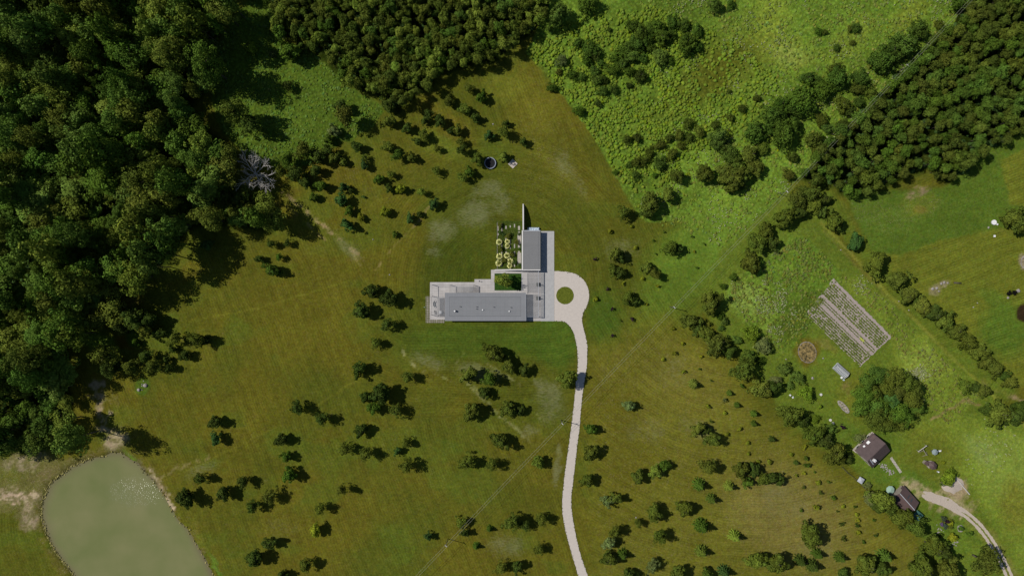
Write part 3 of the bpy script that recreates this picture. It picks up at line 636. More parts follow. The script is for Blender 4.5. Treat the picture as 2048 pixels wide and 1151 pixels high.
cluster('on the lawn lower left of the house', GF, '730 793 10 Bd,760 787 19 Bd,747 816 12 Bg,792 821 14 Oo,594 815 14 Od,644 837 14 Od,722 859 13 Bd,562 878 12 Bd,572 912 10 Bg,579 949 14 Bg,692 898 13 Oo,731 906 14 Oo,795 901 8 Bb,812 885 10 Oo,812 930 14 Oo,684 979 10 Oo 1.5')
cluster('on the lawn right of the pond', GF, '430 843 13 Bd,432 877 12 Bb,402 956 13 Od,371 995 17 Bd,446 985 14 Bd,486 963 12 Od,507 1011 13 Od,539 993 14 Oo,640 1016 12 Oo,630 1060 12 By,537 1086 14 Bd,508 1116 16 Bd,612 1128 14 Oo,566 1150 10 Bd')
cluster('in the grove below the house, left of the drive', GF, '988 707 18 Bo,1018 732 15 Bo,938 747 16 Bo,978 758 16 Og,969 784 12 Bd,942 822 16 Bo,1015 817 14 Bo,1000 880 17 Bo,934 924 15 Oo,983 928 13 Oo,1048 740 11 Bd,1040 820 9 Bd')  # rightmost dark tree is added where only a cast shadow lies
cluster('beside the lower drive, on its left', GF, '1134 757 17 Bo,1076 923 12 Bl,922 1044 11 Ol,930 1064 9 Bd,857 1071 8 Bb,979 1057 8 Sg,952 1092 8 Sg,1024 1043 17 Ok,1002 1136 14 Oo,1082 1037 13 Oo,1079 1098 11 Oo,1034 1132 11 Bd,1050 1050 11 Od')
cluster('right of the lower drive, below the power line', GF, '1258 811 11 Bs,1182 858 12 Bg,1180 904 14 Bo,1174 959 13 Bo,1276 953 14 Bo,1310 941 13 Bl,1329 930 11 Bg,1214 1000 12 Bs,1230 995 13 Bo,1231 1062 13 Oo,1276 1045 9 Oo,1310 1025 16 Bo,1370 1015 16 Bo,1319 1070 15 Oo,1219 1085 12 Bs,1219 1117 15 Bo,1246 1109 12 Sg,1306 1130 14 Ws 1.3,1259 1147 13 Bd,1356 1146 15 Bo')
cluster('in the dry field left of the farmyard', GF, '1388 768 11 Sl,1395 856 13 Bo,1424 878 14 Bo,1415 933 16 Oo,1481 938 15 Bo,1508 940 14 Bd,1527 957 13 Oo,1540 955 14 Bd,1561 962 9 Bd,1399 970 14 Sg,1459 973 11 Sl,1494 963 10 Bg,1424 998 11 Sg,1404 1053 16 Sg,1471 1073 13 Sl,1404 1103 13 Sl,1621 1070 22 Bo,1410 860 10 Bd')
cluster('along the bottom edge of the dry field', GF, '1514 1120 18 Bo,1449 1144 13 Sb,1414 1147 11 Bo,1551 1128 22 Bo,1602 1122 13 Sd,1636 1108 12 Sg,1626 1132 14 Sd,1681 1115 12 Sg,1686 1146 10 Bd,1731 1130 21 Bo,1771 1112 14 Se,1762 1137 14 Bd,1843 1135 24 Bo,1898 1138 22 Bo,1971 1123 24 Ok')
cluster('on the meadow right of the garage wing', GF, '1248 425 13 Oo,1231 508 13 Oo,1240 512 11 Bd,1226 540 10 Bo,1240 545 10 Bd,1291 535 11 Bl,1307 545 13 Bo,1341 495 15 Oo,1358 498 10 Bd,1256 597 12 Bo,1270 602 9 Bd,1299 406 19 Bo,1295 424 14 Bd,1336 389 13 Bo,1354 353 13 Bo,1408 348 16 Bo')
cluster('in the diagonal row below the power line pole', 'diagonal row of trees left of the farm', '1421 604 22 Bo,1379 642 18 Bo,1411 668 15 Bo,1434 689 21 Ok,1484 737 22 Oo,1521 777 19 Bo,1541 776 16 Bd,1578 829 22 Oo,1606 840 12 Bd,1628 868 20 Oo,1650 880 15 Bd,1671 908 22 Oo,1695 918 10 Bd,1495 712 13 Bf,1458 702 14 Bd,1395 655 12 Bd', 'y', .8)
cluster('among the bright bushes of the farm garden', 'garden bushes beside the farm', '1504 667 17 Wv,1526 692 15 Wx,1449 641 8 We,1442 655 7 We,1440 632 8 Wg,1568 737 14 We,1596 754 13 We,1613 787 15 Wv,1551 760 11 Wx,1631 837 8 Wv,1661 857 11 We,1466 554 8 Wg,1446 572 7 Wg,1540 700 8 We,1520 722 9 Wg,1475 680 9 We,1640 812 5 Tv,1580 770 8 We', 'y')
cluster('in the hedge row right of the farm', 'hedge row right of the farm', '1711 486 17 Bb,1751 526 22 Bo,1794 560 20 Bo,1818 588 18 Bo,1845 612 19 Bo,1868 627 18 Bd,1890 644 18 Bo,1911 664 18 Bo,1936 684 18 Oo,1957 702 17 Bo,1972 724 15 Bo,1990 737 17 Oo,2020 764 14 Oo,1928 771 14 Bo,1966 780 15 Oo,1950 775 11 Od,1830 600 10 Bd,1900 655 11 Bd,1945 695 12 Bd,2010 752 10 Bd', 'y', .7)
cluster('at the right edge of the picture', 'trees at the right edge', '2028 441 22 Bo,1996 826 23 Bo,2022 832 18 Bd,2043 817 16 Bg,1975 818 13 Bd,2052 448 14 Bd', 'y', .8)
cluster('of the clump between plantation and hedge row', 'clump below the plantation', '1593 398 20 Oo,1568 435 20 Bo,1620 388 18 Ok,1628 412 17 Oo,1643 424 11 Be,1667 442 18 Bo,1514 486 18 Bo,1530 462 15 Bo,1500 526 20 Bo,1545 487 12 Bd,1598 425 15 Bd,1676 446 11 Bd,1650 400 12 Bd', 'x', .8)
cluster('in the great round clump above the farmhouse', 'great round clump of trees', '1733 762 18 Lf,1757 748 18 Lf,1786 752 20 Lo,1812 762 19 Lk,1726 790 19 Lg,1722 815 17 Lf,1748 838 20 Lk,1775 845 18 Lo,1800 828 21 Lg,1822 800 19 Lo,1828 778 17 Lk,1748 785 17 Lo,1752 815 18 Lf,1772 776 15 Lo,1796 782 16 Lk,1768 808 15 Lg,1783 800 15 Lb,1800 845 13 Lo,1835 815 13 Lf', 'y', .75)
cluster('beside the small outbuilding', 'trees by the outbuilding', '1741 998 14 Wx 1.4,1764 998 22 Bo,1778 1012 15 Ok,1810 1036 20 Bo,1830 1052 20 Ok,1795 1030 15 Bo,1866 1092 20 Bo,1886 1102 15 Bd,1750 1012 12 Bd', 'y')
GM = 'bushes in the rough meadow'
cluster('in the upper part of the rough meadow thicket', GM, '1264 50 12 Wg,1281 64 16 Wf,1314 52 15 Wg,1344 44 13 Wf,1366 50 13 Wf,1324 73 17 Wg,1394 60 13 Wf,1300 60 12 Wf,1374 84 21 Wg,1392 92 12 Wf,1219 60 5 Wd,1116 30 22 We 1.4,1174 6 22 Wg,1430 10 15 Wf,1462 8 9 Wf,1340 70 12 Wf,1295 80 12 Wf')
cluster('in the middle of the rough meadow thicket', GM, '1274 88 17 Wf,1244 102 13 Wg,1264 112 15 We,1284 116 11 Wf,1321 114 16 We,1341 121 8 Wg,1156 86 11 Wf,1180 98 18 Wf,1190 110 12 Wd,1174 120 11 Wg,1124 120 12 Ws,1201 126 9 Wf,1226 139 13 Wg,1246 128 11 We,1259 142 10 Wg,1281 151 14 Wd,1256 95 12 Wf,1300 96 10 Wg,1230 118 10 Wg')
cluster('in the lower part of the rough meadow thicket', GM, '1189 140 11 Wf,1146 150 11 Wg,1164 153 9 Wf,1194 158 12 Wf,1210 160 8 Wd,1104 175 10 Wg,1206 181 11 Wf,1228 179 9 Wd,1259 171 7 Wd,1196 207 8 Wd,1159 222 11 Wg,1118 144 7 Wq')
cluster('in the brown scrub above the long lawn edge', GM, '1376 246 11 Wo,1399 263 11 Wo,1359 270 11 Wo,1254 279 10 Wo,1274 276 9 Wk,1429 250 9 Wk,1461 236 8 Wo,1459 183 5 Wk,1514 196 8 Wo,1484 217 8 Wk,1344 308 11 Wo,1319 328 13 Wf,1299 305 11 Wo,1274 324 12 Wo,1271 350 9 Wf,1310 350 6 Wg,1320 290 10 Wo,1362 292 9 Wo,1340 275 9 Wk,1290 320 9 Wk,1258 330 7 Wf,1232 345 6 Wg,1380 275 10 Wk', )
cluster('among the bushes where power line meets meadow', GM, '1436 277 21 We,1459 308 18 Wf,1466 358 23 Bo .7,1449 345 18 Bo .7,1486 350 16 Bo .7,1510 335 16 Bo .7,1499 308 16 Bo .7,1524 298 12 Wo,1449 293 12 We,1470 330 15 Bk .7,1578 350 12 Wo,1586 313 11 Wk,1638 300 14 Wo,1480 372 12 Wd')
cluster('in the curved hedge of big round bushes', GM, '1511 262 24 Wf,1546 230 22 Wf,1568 266 28 Wg,1563 210 21 Wg,1603 200 28 Wg,1590 215 20 Wf,1646 181 20 Wg,1616 156 15 Wf,1634 160 12 Wf,1676 156 22 Wf,1672 138 16 Wo,1721 156 18 Wf,1716 178 14 Wo,1743 187 13 Wo,1686 207 17 Wo,1718 204 12 Wf,1643 240 14 Wo,1653 255 12 We,1686 255 16 Wk,1626 278 16 Wo,1700 222 12 Wd,1590 245 13 Wf', 'y')
cluster('of the big bushes above the plantation', GM, '1763 120 25 Wf,1785 103 22 Wf,1806 88 26 Wf,1838 58 19 Wf,1921 5 20 Wg,1878 50 10 Wo,1711 55 9 Wf,1700 58 7 Wo,1636 62 8 Wg,1650 64 6 Wo,1673 95 7 Wf,1706 85 6 Wo,1897 70 9 Wf')
cluster('by the left lawn path and the forest edge', 'trees at the left lawn edge', '267 634 22 Bd,240 652 15 Od,287 658 17 Bo,350 677 15 Oo,393 678 15 Oo,414 680 10 Bd,345 697 8 Bd,370 711 10 Bd,335 719 7 Bd,308 732 14 Oo,262 731 17 Oo,212 708 24 Oo,217 738 20 Od,292 711 13 Od,300 640 16 Bd,235 735 12 Bd,272 684 7 Bg,318 664 11 Bd,340 735 9 Od')
GS = 'small saplings planted in the grass'
cluster('right of the turning circle', GS, '1191 518 4 Tp,1219 463 5 Yy,1263 452 4 Yy,1271 495 4 Yy,1285 557 4 Yy,1245 567 4 Ty,1314 572 4 Ty,1328 463 3 Tg,1384 473 3 Tg,1307 481 3 Tg,1311 507 3 Tg,1408 487 3 Tg,1388 503 3 Ty,1393 535 3 Tg,1191 597 5 Yy,1216 577 4 Tp')
cluster('above the power line, right of the drive', GS, '1224 618 4 Tp,1264 637 5 Tp,1240 640 3 Tg,1225 671 4 Tp,1294 608 3 Yy,1346 656 4 Yy,1365 687 4 Yy,1348 706 5 Ty,1326 718 4 Yy,1401 712 4 Yy,1366 742 5 Ty,1399 737 3 Tg,1423 761 3 Td')
cluster('in the middle of the dry field', GS, '1460 786 7 Sg,1449 800 5 Ts,1484 772 5 Tg,1475 810 7 Sg,1416 813 5 Ty,1449 825 4 Yy,1509 827 8 Sg,1509 847 7 Sg,1421 842 4 Tk,1479 857 5 Ty,1454 868 4 Yy,1495 885 4 Yy,1497 907 4 Yy,1516 922 4 Yy,1545 878 7 Sd')
cluster('left of the farmhouse lawn', GS, '1608 893 5 Ty,1582 908 4 Yy,1611 915 6 Tg,1593 925 6 Sd,1613 930 6 Tg,1538 923 5 Yy,1608 945 4 Yy,1592 949 4 Ty,1629 943 3 Tg,1636 964 5 Yy,1658 964 4 Tk,1608 973 4 Tk,1641 985 5 Tk,1667 994 6 Tg', 'y')
cluster('left of the outbuilding in the dry field', GS, '1686 1012 4 Yy,1710 1012 4 Tg,1632 1014 6 Ty,1603 1019 4 Tg,1675 1022 3 Tk,1713 1028 4 Yy,1716 1039 4 Yy,1713 1049 5 Td,1748 1039 4 Tg,1682 1047 5 Td,1717 1065 5 Yy,1753 1070 4 Td,1686 1077 6 Tk,1727 1084 4 Tg', 'y')
cluster('at the rim of the garden round the farm', 'small garden shrubs at the farm', '1717 876 9 Wx,1736 970 7 Wx,1906 1074 8 Yy,1882 1070 5 Yg,1922 1056 5 Yg,1886 924 4 Yy,1898 955 15 Wv,1891 962 10 Wg,1906 948 9 Wv,1725 873 7 Wx,1942 1067 6 Tg,1900 1046 6 Yy,1684 853 5 Tp,1894 1042 5 Tp', 'y')
cluster('planted in the courtyard lawn between the two wings', 'courtyard tree', '1007 560 15 Ol')

# ------------------------------------------------------------------ woods, tree by tree
def wood(poly_, kind, rpx, spacing, tints, zone, group, cat, nms, zr=(.9, 1.15), maxn=300):
    xs = [p[0] for p in poly_]; ys = [p[1] for p in poly_]; pts = []
    cell = {}
    tries = 0
    while tries < 26000 and len(pts) < maxn:
        tries += 1
        u = rng.uniform(min(xs), max(xs)); v = rng.uniform(min(ys), max(ys)); k = (int(u // spacing), int(v // spacing))
        if any((u - q[0]) ** 2 + (v - q[1]) ** 2 < spacing ** 2 for a_ in (-1, 0, 1) for b_ in (-1, 0, 1) for q in cell.get((k[0] + a_, k[1] + b_), ())): continue
        if u < -70 or v < -55 or u > 2100 or not inside(poly_, np.array([u]), np.array([v]))[0]: continue
        if (u - 503) ** 2 + (v - 350) ** 2 < 40 ** 2: continue
        cell.setdefault(k, []).append((u, v)); pts.append((u, v))
    for u, v in pts:
        f = float(fbm(np.array([u / 60]), np.array([v / 60]), 5, 2)[0]); f2 = rng.random()
        t = tints[min(len(tints) - 1, max(0, int((f * .65 + f2 * .35) * 1.5 * len(tints) - .25 * len(tints))))]
        k = kind[int(rng.integers(len(kind)))]
        r = rpx * (rng.uniform(.62, 1.42) if k == 'L' else rng.uniform(.75, 1.25))
        hf = .62 + .85 * float(smooth(.3, .7, fbm(np.array([u / 52]), np.array([v / 52]), 8, 2))[0]) if k == 'L' or 'forest' in nms.get(k, '') else 1
        plant(k, u, v, r, t, f'{TW[t]} {"slender" if k != "L" else "broad"} tree crown {zone(u, v)}', group, rng.uniform(*zr) * hf, cat, nms.get(k))
    return len(pts)
def z1(u, v):
    a_ = 'upper' if v < 230 else 'middle' if v < 480 else 'lower'
    b_ = 'far left of' if u < 170 else 'inside' if u < 330 else 'at the lawn side of'
    return f'{b_} the {a_} dark forest' if v < 620 else f'{b_} the dark forest above the pond'
n1_ = wood(F1, 'LLKLK', 23, 26, 'kfgeolfgo', z1, 'trees of the dark forest on the left', 'tree', {'K': 'forest_birch_tree'}, (.7, 1.15), maxn=480)
def z2(u, v): return ('in the birch wood beside the clearing' if u < 720 else 'in the middle of the birch wood' if u < 900 else 'in the birch wood near the rough meadow') + (', back rows' if v < 50 else ', front rows' if v > 120 else ', centre rows')
n2_ = wood(F2, 'K', 11.5, 14, 'foklgo', z2, 'slender birches of the top wood', 'birch', {}, (.85, 1.1), maxn=300)
def z3(u, v): return ('in the plantation beside the power line' if u - 1600 < (380 - v) * .95 + 40 else 'deep in the plantation') + (', upper end' if v < 110 else ', middle' if v < 240 else ', lower end')
n3_ = wood(F3, 'K', 11.6, 14.2, 'okgkfo', z3, 'trees of the plantation at upper right', 'plantation tree', {'K': 'plantation_tree', 'O': 'plantation_tree'}, (.7, .9), maxn=300)
print('woods', n1_, n2_, n3_)

# dead tree ---------------------------------------------------------------
def dead_tree():
    b = P(506, 346, 7); o = empty('dead_tree', (b.x, b.y, 0), 'leafless grey dead tree with spreading bare branches at the forest edge', 'dead tree')
    r = random.Random(3); tm = MB(); bm_ = MB()
    tm.tube((0, 0, -.2), (.1, .1, 2.4), .42, .34, 9); tm.tube((.1, .1, 2.4), (.0, .3, 4.6), .34, .26, 9)
    def grow(p, d, l, rad, lev):
        n = 4
        for i in range(n):
            d2 = (d + Vector((r.uniform(-.28, .28), r.uniform(-.28, .28), r.uniform(-.12, .16)))).normalized()
            q = p + d2 * l / n; bm_.tube(p, q, rad * (1 - .25 * i / n), rad * (1 - .25 * (i + 1) / n), 5)
            if lev < 3 and (i or lev == 0):
                for _ in range(1):
                    sd = (d2 + Vector((r.uniform(-.8, .8), r.uniform(-.8, .8), r.uniform(-.25, .3)))).normalized(); grow(q, sd, l * .55, rad * .55, lev + 1)
            p, d = q, d2
        if lev < 3: grow(p, (d + Vector((r.uniform(-.3, .3), r.uniform(-.3, .3), 0))).normalized(), l * .6, rad * .6, lev + 1)
    for i in range(9):
        a_ = i / 9 * 6.28 + r.uniform(-.2, .2)
        grow(Vector((0, .2, r.uniform(3.6, 4.7))), Vector((math.cos(a_), math.sin(a_), r.uniform(.25, .7))).normalized(), r.uniform(4.4, 5.6), .17, 0)
    tm.build('trunk', M['deadwood'], o, True); bm_.build('branches', M['deadwood'], o, True)
dead_tree()

# ------------------------------------------------------------------ stuff: meadow plants, weeds, crop seedlings in the grass
def domes(name, pts, rad, hgt, tints, obj_col):
    n = len(pts); k = 6; r = np.random.default_rng(4)
    an = np.arange(k) / k * 2 * np.pi
    rings = ((1.0, .0), (.92, .45), (.6, .85)); Vv = []
    ph0 = r.uniform(0, 6, n)[:, None]
    zz = gz(pts[:, 0], pts[:, 1])
    for f, h in rings:
        rr = rad[:, None] * f * r.uniform(.72, 1.25, (n, k))
        Vv.append(np.stack([pts[:, 0:1] + rr * np.cos(an + ph0), pts[:, 1:2] + rr * np.sin(an + ph0), (zz + hgt * h - .05)[:, None] + r.normal(0, .05, (n, k)) * hgt[:, None]], -1))
    top = np.stack([pts[:, 0], pts[:, 1], zz + hgt], -1)[:, None, :] + r.normal(0, .1, (n, 1, 3)) * rad[:, None, None]
    V_ = np.concatenate(Vv + [top], 1); m_ = 3 * k + 1; V_ = V_.reshape(-1, 3); fs = []
    for a_ in range(2):
        for i in range(k):
            j = (i + 1) % k; fs.append((a_ * k + i, a_ * k + j, (a_ + 1) * k + j)); fs.append((a_ * k + i, (a_ + 1) * k + j, (a_ + 1) * k + i))
    for i in range(k): fs.append((2 * k + i, 2 * k + (i + 1) % k, 3 * k))
    Fa = (np.array(fs)[None] + (np.arange(n) * m_)[:, None, None]).reshape(-1, 3)
    me = fast_mesh(name, V_, Fa, np.repeat(tints, m_, 0) * r.uniform(.85, 1.18, (n * m_, 1)))
    o = link(name, me, M['leaf']); o.color = (*obj_col, 1); return tag(o, kind='stuff')
def scatter(poly_, n, minu=None, dens=None, seed=1):
    r = np.random.default_rng(seed); xs = [p[0] for p in poly_]; ys = [p[1] for p in poly_]
    u = r.uniform(min(xs), max(xs), n); v = r.uniform(min(ys), max(ys), n); k = inside(poly_, u, v) & (u > -30) & (u < 2080) & (v > -30)
    u, v = u[k], v[k]
    if dens is not None: kk = r.random(len(u)) < dens(u, v); u, v = u[kk], v[kk]
    return u, v
r4 = np.random.default_rng(12)
CL = [(1056, 108), (1095, 60), (1180, 30), (1300, 10), (1420, 60), (1470, 80), (1560, 160), (1540, 220), (1430, 290), (1370, 330), (1330, 370), (1270, 385), (1240, 360), (1180, 262), (1110, 172)]
def dCL(u, v):
    bare = np.clip(1.25 - np.hypot((u - 1450) / 130, (v - 150) / 75), 0, 1) * .75
    return np.clip(1.0 - bare, 0, 1) * (.06 + .94 * smooth(.36, .54, fbm(u / 18, v / 18, 15, 3)))
u, v = scatter(CL, 14500, dens=dCL)
pts = np.stack([(u - 1024) * MPP, (575.5 - v) * MPP], 1); n = len(u)
tn = np.stack([r4.normal(1, .08, n), r4.normal(1, .04, n), r4.normal(1, .2, n)], 1) * r4.normal(1, .12, (n, 1)) * (.78 + .4 * fbm(u / 40, v / 40, 19, 3))[:, None]
domes('meadow_plants', pts, r4.uniform(.3, .9, n), r4.uniform(.3, .95, n), tn, (.155, .225, .022))
# rough tall weeds over the rest of the meadow, clearing and farm rough
for nm, pl, cnt, cc, rr, sd in (('tall_meadow_weeds', [(1250, 0), (2000, -20), (1900, 60), (1780, 168), (1700, 235), (1600, 345), (1570, 385), (1440, 500), (1390, 470), (1290, 440), (1255, 388), (1330, 370), (1440, 290), (1540, 220), (1560, 160), (1460, 70)], 13000, (.15, .20, .03), (.25, .7), 2),
                            ('clearing_weeds', CLEARING, 5200, (.10, .165, .024), (.25, .65), 3),
                            ('farm_weeds', [(1452, 590), (1470, 560), (1600, 470), (1640, 500), (1690, 560), (1650, 590), (1600, 690), (1540, 700), (1490, 640)], 3400, (.135, .165, .030), (.25, .65), 4),
                            ('field_weeds', [(1680, 552), (1730, 560), (1850, 680), (1960, 790), (1900, 850), (1840, 800), (1790, 680)], 3600, (.15, .16, .035), (.2, .5), 5)):
    u, v = scatter(pl, cnt, seed=sd, dens=lambda u, v: .15 + .85 * smooth(.38, .6, fbm(u / 22, v / 22, 25, 3)))
    pts = np.stack([(u - 1024) * MPP, (575.5 - v) * MPP], 1); n = len(u)
    tn = np.stack([r4.normal(1, .1, n), r4.normal(1, .05, n), r4.normal(1, .25, n)], 1) * r4.normal(1, .14, (n, 1)) * (.78 + .5 * fbm(u / 30, v / 30, 29, 3))[:, None]
    domes(nm, pts, r4.uniform(*rr, n), r4.uniform(.12, .45, n), tn.clip(.2, 2), cc)
# white umbels
u, v = scatter(MEADOW, 16000, seed=8, dens=lambda u, v: smooth(.55, .68, fbm(u / 34, v / 34, 35, 3)) * (u > 1280))
u2, v2 = scatter([(1460, 560), (1560, 560), (1600, 640), (1540, 700), (1490, 640)], 1500, seed=9, dens=lambda u, v: smooth(.45, .6, fbm(u / 20, v / 20, 36, 3)))
u3 = np.concatenate([u, u2, r4.normal(1838, 11, 200), r4.normal(1722, 8, 80), r4.normal(1985, 30, 90)]); v3 = np.concatenate([v, v2, r4.normal(745, 7, 200), r4.normal(572, 9, 80), r4.normal(900, 26, 90)])
pts = np.stack([(u3 - 1024) * MPP, (575.5 - v3) * MPP], 1); n = len(u3)
domes('white_wildflowers', pts, r4.uniform(.08, .24, n), r4.uniform(.45, .75, n), r4.uniform(.7, 1.1, (n, 1)) * np.ones((1, 3)), (.38, .40, .22))
# woodland undergrowth
ug = []
for Fp, cnt, sd in ((F1, 5000, 21), (F2, 1600, 22), (F3, 1800, 23)):
    u, v = scatter([(p[0], p[1]) for p in Fp], cnt, seed=sd); ug.append(np.stack([(u - 1024) * MPP, (575.5 - v) * MPP], 1))
pts = np.concatenate(ug); n = len(pts)
domes('woodland_undergrowth', pts, r4.uniform(.5, 1.3, n), r4.uniform(.5, 1.8, n), r4.uniform(.6, 1.3, (n, 1)) * np.ones((1, 3)), (.045, .085, .02))
# shore reeds
rp_ = []
for i in range(len(POND)):
    a_, b_ = POND[i], POND[(i + 1) % len(POND)]
    if min(a_[1], b_[1]) > 1160: continue
    L_ = math.hypot(b_[0] - a_[0], b_[1] - a_[1]); dense = 1.3 if a_[0] < 170 else .2
    for _ in range(int(L_ * dense)):
        t_ = random.random(); rp_.append((a_[0] + (b_[0] - a_[0]) * t_ + random.gauss(0, 1.6), a_[1] + (b_[1] - a_[1]) * t_ + random.gauss(0, 1.6)))
rp_ = np.array(rp_); pts = np.stack([(rp_[:, 0] - 1024) * MPP, (575.5 - rp_[:, 1]) * MPP], 1); n = len(pts)
domes('shore_reeds', pts, r4.uniform(.12, .42, n), r4.uniform(.3, .6, n), r4.uniform(.5, 1.5, (n, 1)) * np.array([[1, 1, .8]]), (.30, .27, .12))

# ------------------------------------------------------------------ drive, terrace, island
def pl(pts, h=0): return [tuple(P(u, v, h).xy) for u, v in pts]
def smooth_line(pts, n):
    pts = np.array(pts, float); d = np.r_[0, np.cumsum(np.hypot(*np.diff(pts, axis=0).T))]; t = np.linspace(0, d[-1], n)
    o = []
    for x in t:
        i = min(max(np.searchsorted(d, x) - 1, 0), len(pts) - 2); f = (x - d[i]) / (d[i + 1] - d[i] + 1e-9)
        p0, p1, p2, p3 = pts[max(i - 1, 0)], pts[i], pts[i + 1], pts[min(i + 2, len(pts) - 1)]
        o.append(.5 * (2 * p1 + (p2 - p0) * f + (2 * p0 - 5 * p1 + 4 * p2 - p3) * f * f + (3 * p1 - p0 - 3 * p2 + p3) * f ** 3))
    return np.array(o)
RL = [(1117, 542), (1126, 542.5), (1135, 543.5), (1150, 547), (1163, 555.5), (1172, 567), (1177.5, 582), (1178, 598), (1173.5, 612), (1167, 625), (1164, 640), (1167, 656), (1171.5, 673), (1174.5, 690), (1174.5, 707), (1173, 735),
      (1169.5, 760), (1165.5, 785), (1162, 820), (1158.5, 860), (1154.5, 890), (1150.5, 925), (1146.5, 960), (1143, 990), (1143, 1012), (1146, 1038), (1153, 1075), (1162, 1110), (1176, 1152), (1190, 1195)]
LL = [(1108.5, 642), (1120, 642), (1131, 644), (1139, 652), (1146, 663), (1151, 680), (1154.5, 700), (1155.5, 730), (1152.5, 760), (1148.5, 800), (1143, 850), (1137.5, 890), (1132.5, 925), (1127.5, 965), (1124.5, 1000), (1125.5, 1028), (1132, 1065), (1141.5, 1100), (1157, 1152), (1171, 1195)]
rj = np.random.default_rng(5)
Rr = smooth_line(RL, 330) + rj.normal(0, .28, (330, 2)); Ll = smooth_line(LL, 230) + rj.normal(0, .28, (230, 2))
outl = [(1108.5, 542)] + [tuple(p) for p in Rr] + [tuple(p) for p in Ll[::-1]]
MB().prism(pl(outl), -.3, .035).build('gravel_drive', M['gravel']); tag(bpy.data.objects['gravel_drive'], kind='structure')
o = MB(); c = P(1130, 590.5); n = 60
o.prism([(c.x + (3.5 + rj.normal(0, .04)) * math.cos(6.2832 * i / n), c.y + (3.5 + rj.normal(0, .04)) * math.sin(6.2832 * i / n)) for i in range(n)], -.1, .09)
def turf(name, c1, c2):
    return mat(name, c1, .95, .22, 1.6, .6, spec=.1, detail=12, c2=c2)
M['turf'] = turf('island turf', srgb(72, 84, 24), srgb(98, 104, 34)); M['turf2'] = turf('courtyard turf', srgb(34, 62, 18), srgb(54, 82, 26))
tag(o.build('island_lawn', M['turf']), kind='structure')
def rects(name, rs, m, z, z0=-.2):
    b = MB()
    for x0, y0, x1, y1 in rs: a_ = P(x0, y1); c_ = P(x1, y0); b.box(a_.x, a_.y, z0, c_.x, c_.y, z)
    return tag(b.build(name, m), kind='structure')
rects('terrace_paving', [(860, 564, 949, 638.6), (949, 558, 982, 641.5), (982, 539, 989, 641.5), (989, 539, 1043, 546.5), (989, 580.5, 1043, 641.5), (1043, 539, 1082, 641.5)], M['concrete'], .10)
rects('concrete_apron', [(1082, 462, 1108.3, 641.8)], M['apron'], .09)
rects('cobble_strip', [(851.5, 592, 859.8, 645), (859.8, 638.8, 889, 645)], M['cobble'], .06)
rects('courtyard_lawn', [(989.1, 546.6, 1042.9, 580.4)], M['turf2'], .05)

# farm road: two wheel tracks and the wide start
road = smooth_line([(1845, 986), (1870, 996), (1893, 1004), (1915, 1018), (1935, 1030), (1955, 1048), (1972, 1068), (1988, 1092), (2003, 1118), (2020, 1156), (2036, 1200)], 120)
tan = np.gradient(road, axis=0); tan /= np.hypot(tan[:, 0], tan[:, 1])[:, None]; nor = np.stack([-tan[:, 1], tan[:, 0]], 1)
b = MB()
for off in (-5.2, 5.2):
    ii = np.arange(120); wd = np.interp(ii, [0, 6, 22, 40, 119], [1.5, 5.5, 5.6, 2.9, 2.7]) * (1 + .22 * (fbm(ii / 3.0, ii * 0 + off, 44, 3) - .5) * 2)
    L1 = road + nor * (off * np.linspace(.72, 1, 120)[:, None] + wd[:, None]) + rj.normal(0, .35, (120, 2)); L2 = road + nor * (off * np.linspace(.72, 1, 120)[:, None] - wd[:, None]) + rj.normal(0, .35, (120, 2))
    z_ = .04 if off > 0 else .034
    vs = []
    for p, q in zip(L1, L2):
        for r_ in (p, q): w_ = P(*r_); vs.append((w_.x, w_.y, float(gz(w_.x, w_.y)) + z_))
    b.add(vs, [(2 * i, 2 * i + 1, 2 * i + 3, 2 * i + 2) for i in range(119)])
tag(b.build('dirt_road', M['sand']), kind='structure')

eg = []
for ln, sgn in ((Rr, 1), (Ll, -1)):
    for p_ in ln:
        for _ in range(3):
            if rj.random() < .55: eg.append((p_[0] + rj.normal(.2 * sgn, .55), p_[1] + rj.normal(0, 1.0)))
eg = np.array(eg); pts = np.stack([(eg[:, 0] - 1024) * MPP, (575.5 - eg[:, 1]) * MPP], 1); n = len(eg)
domes('verge_grass', pts, rj.uniform(.08, .26, n), rj.uniform(.07, .16, n), rj.uniform(.7, 1.2, (n, 1)) * np.ones((1, 3)), (.075, .082, .018))

# ------------------------------------------------------------------ the modern house
HR = 3.45
a0 = P(889.5, 640.8, HR); a1 = P(1051.8, 585, HR)      # roof corners
rc = ((a0.x + a1.x) / 2, (a0.y + a1.y) / 2)
hs = empty('modern_house', (rc[0], rc[1], 0), 'long flat grey roofed modern house on a pale terrace', 'house')
def hb(): return MB(hs.location)
hb().box(a0.x + 2.6, a0.y + 1.2, .1, a1.x - 1.0, a1.y - .9, HR - .42).build('wall', M['facade'], hs)
rf = hb().box(a0.x, a0.y, HR - .42, a1.x, a1.y, HR - .06).build('roof', M['roofgrey'], hs)
f = hb()                                             # raised border round a slightly sunken roof field
i0 = P(898.5, 632.2, HR); i1 = P(1041.8, 593.6, HR)
f.box(a0.x, i1.y, HR - .05, a1.x, a1.y, HR); f.box(a0.x, a0.y, HR - .05, a1.x, i0.y, HR + .001)
f.box(a0.x, i0.y + .003, HR - .05, i0.x, i1.y - .003, HR); f.box(i1.x, i0.y + .003, HR - .05, a1.x, i1.y - .003, HR)
f.build('roof_border', M['roofgrey'], rf)
hb().box(i0.x + .07, i0.y + .093, HR - .055, i1.x - .07, i1.y - .093, HR - .005).build('roof_field', M['roofpanel'], rf)
hb().box(a0.x - .05, a0.y - .05, HR - .36, a1.x + .05, a0.y - .003, HR + .03).build('fascia', M['trimlight'], rf)
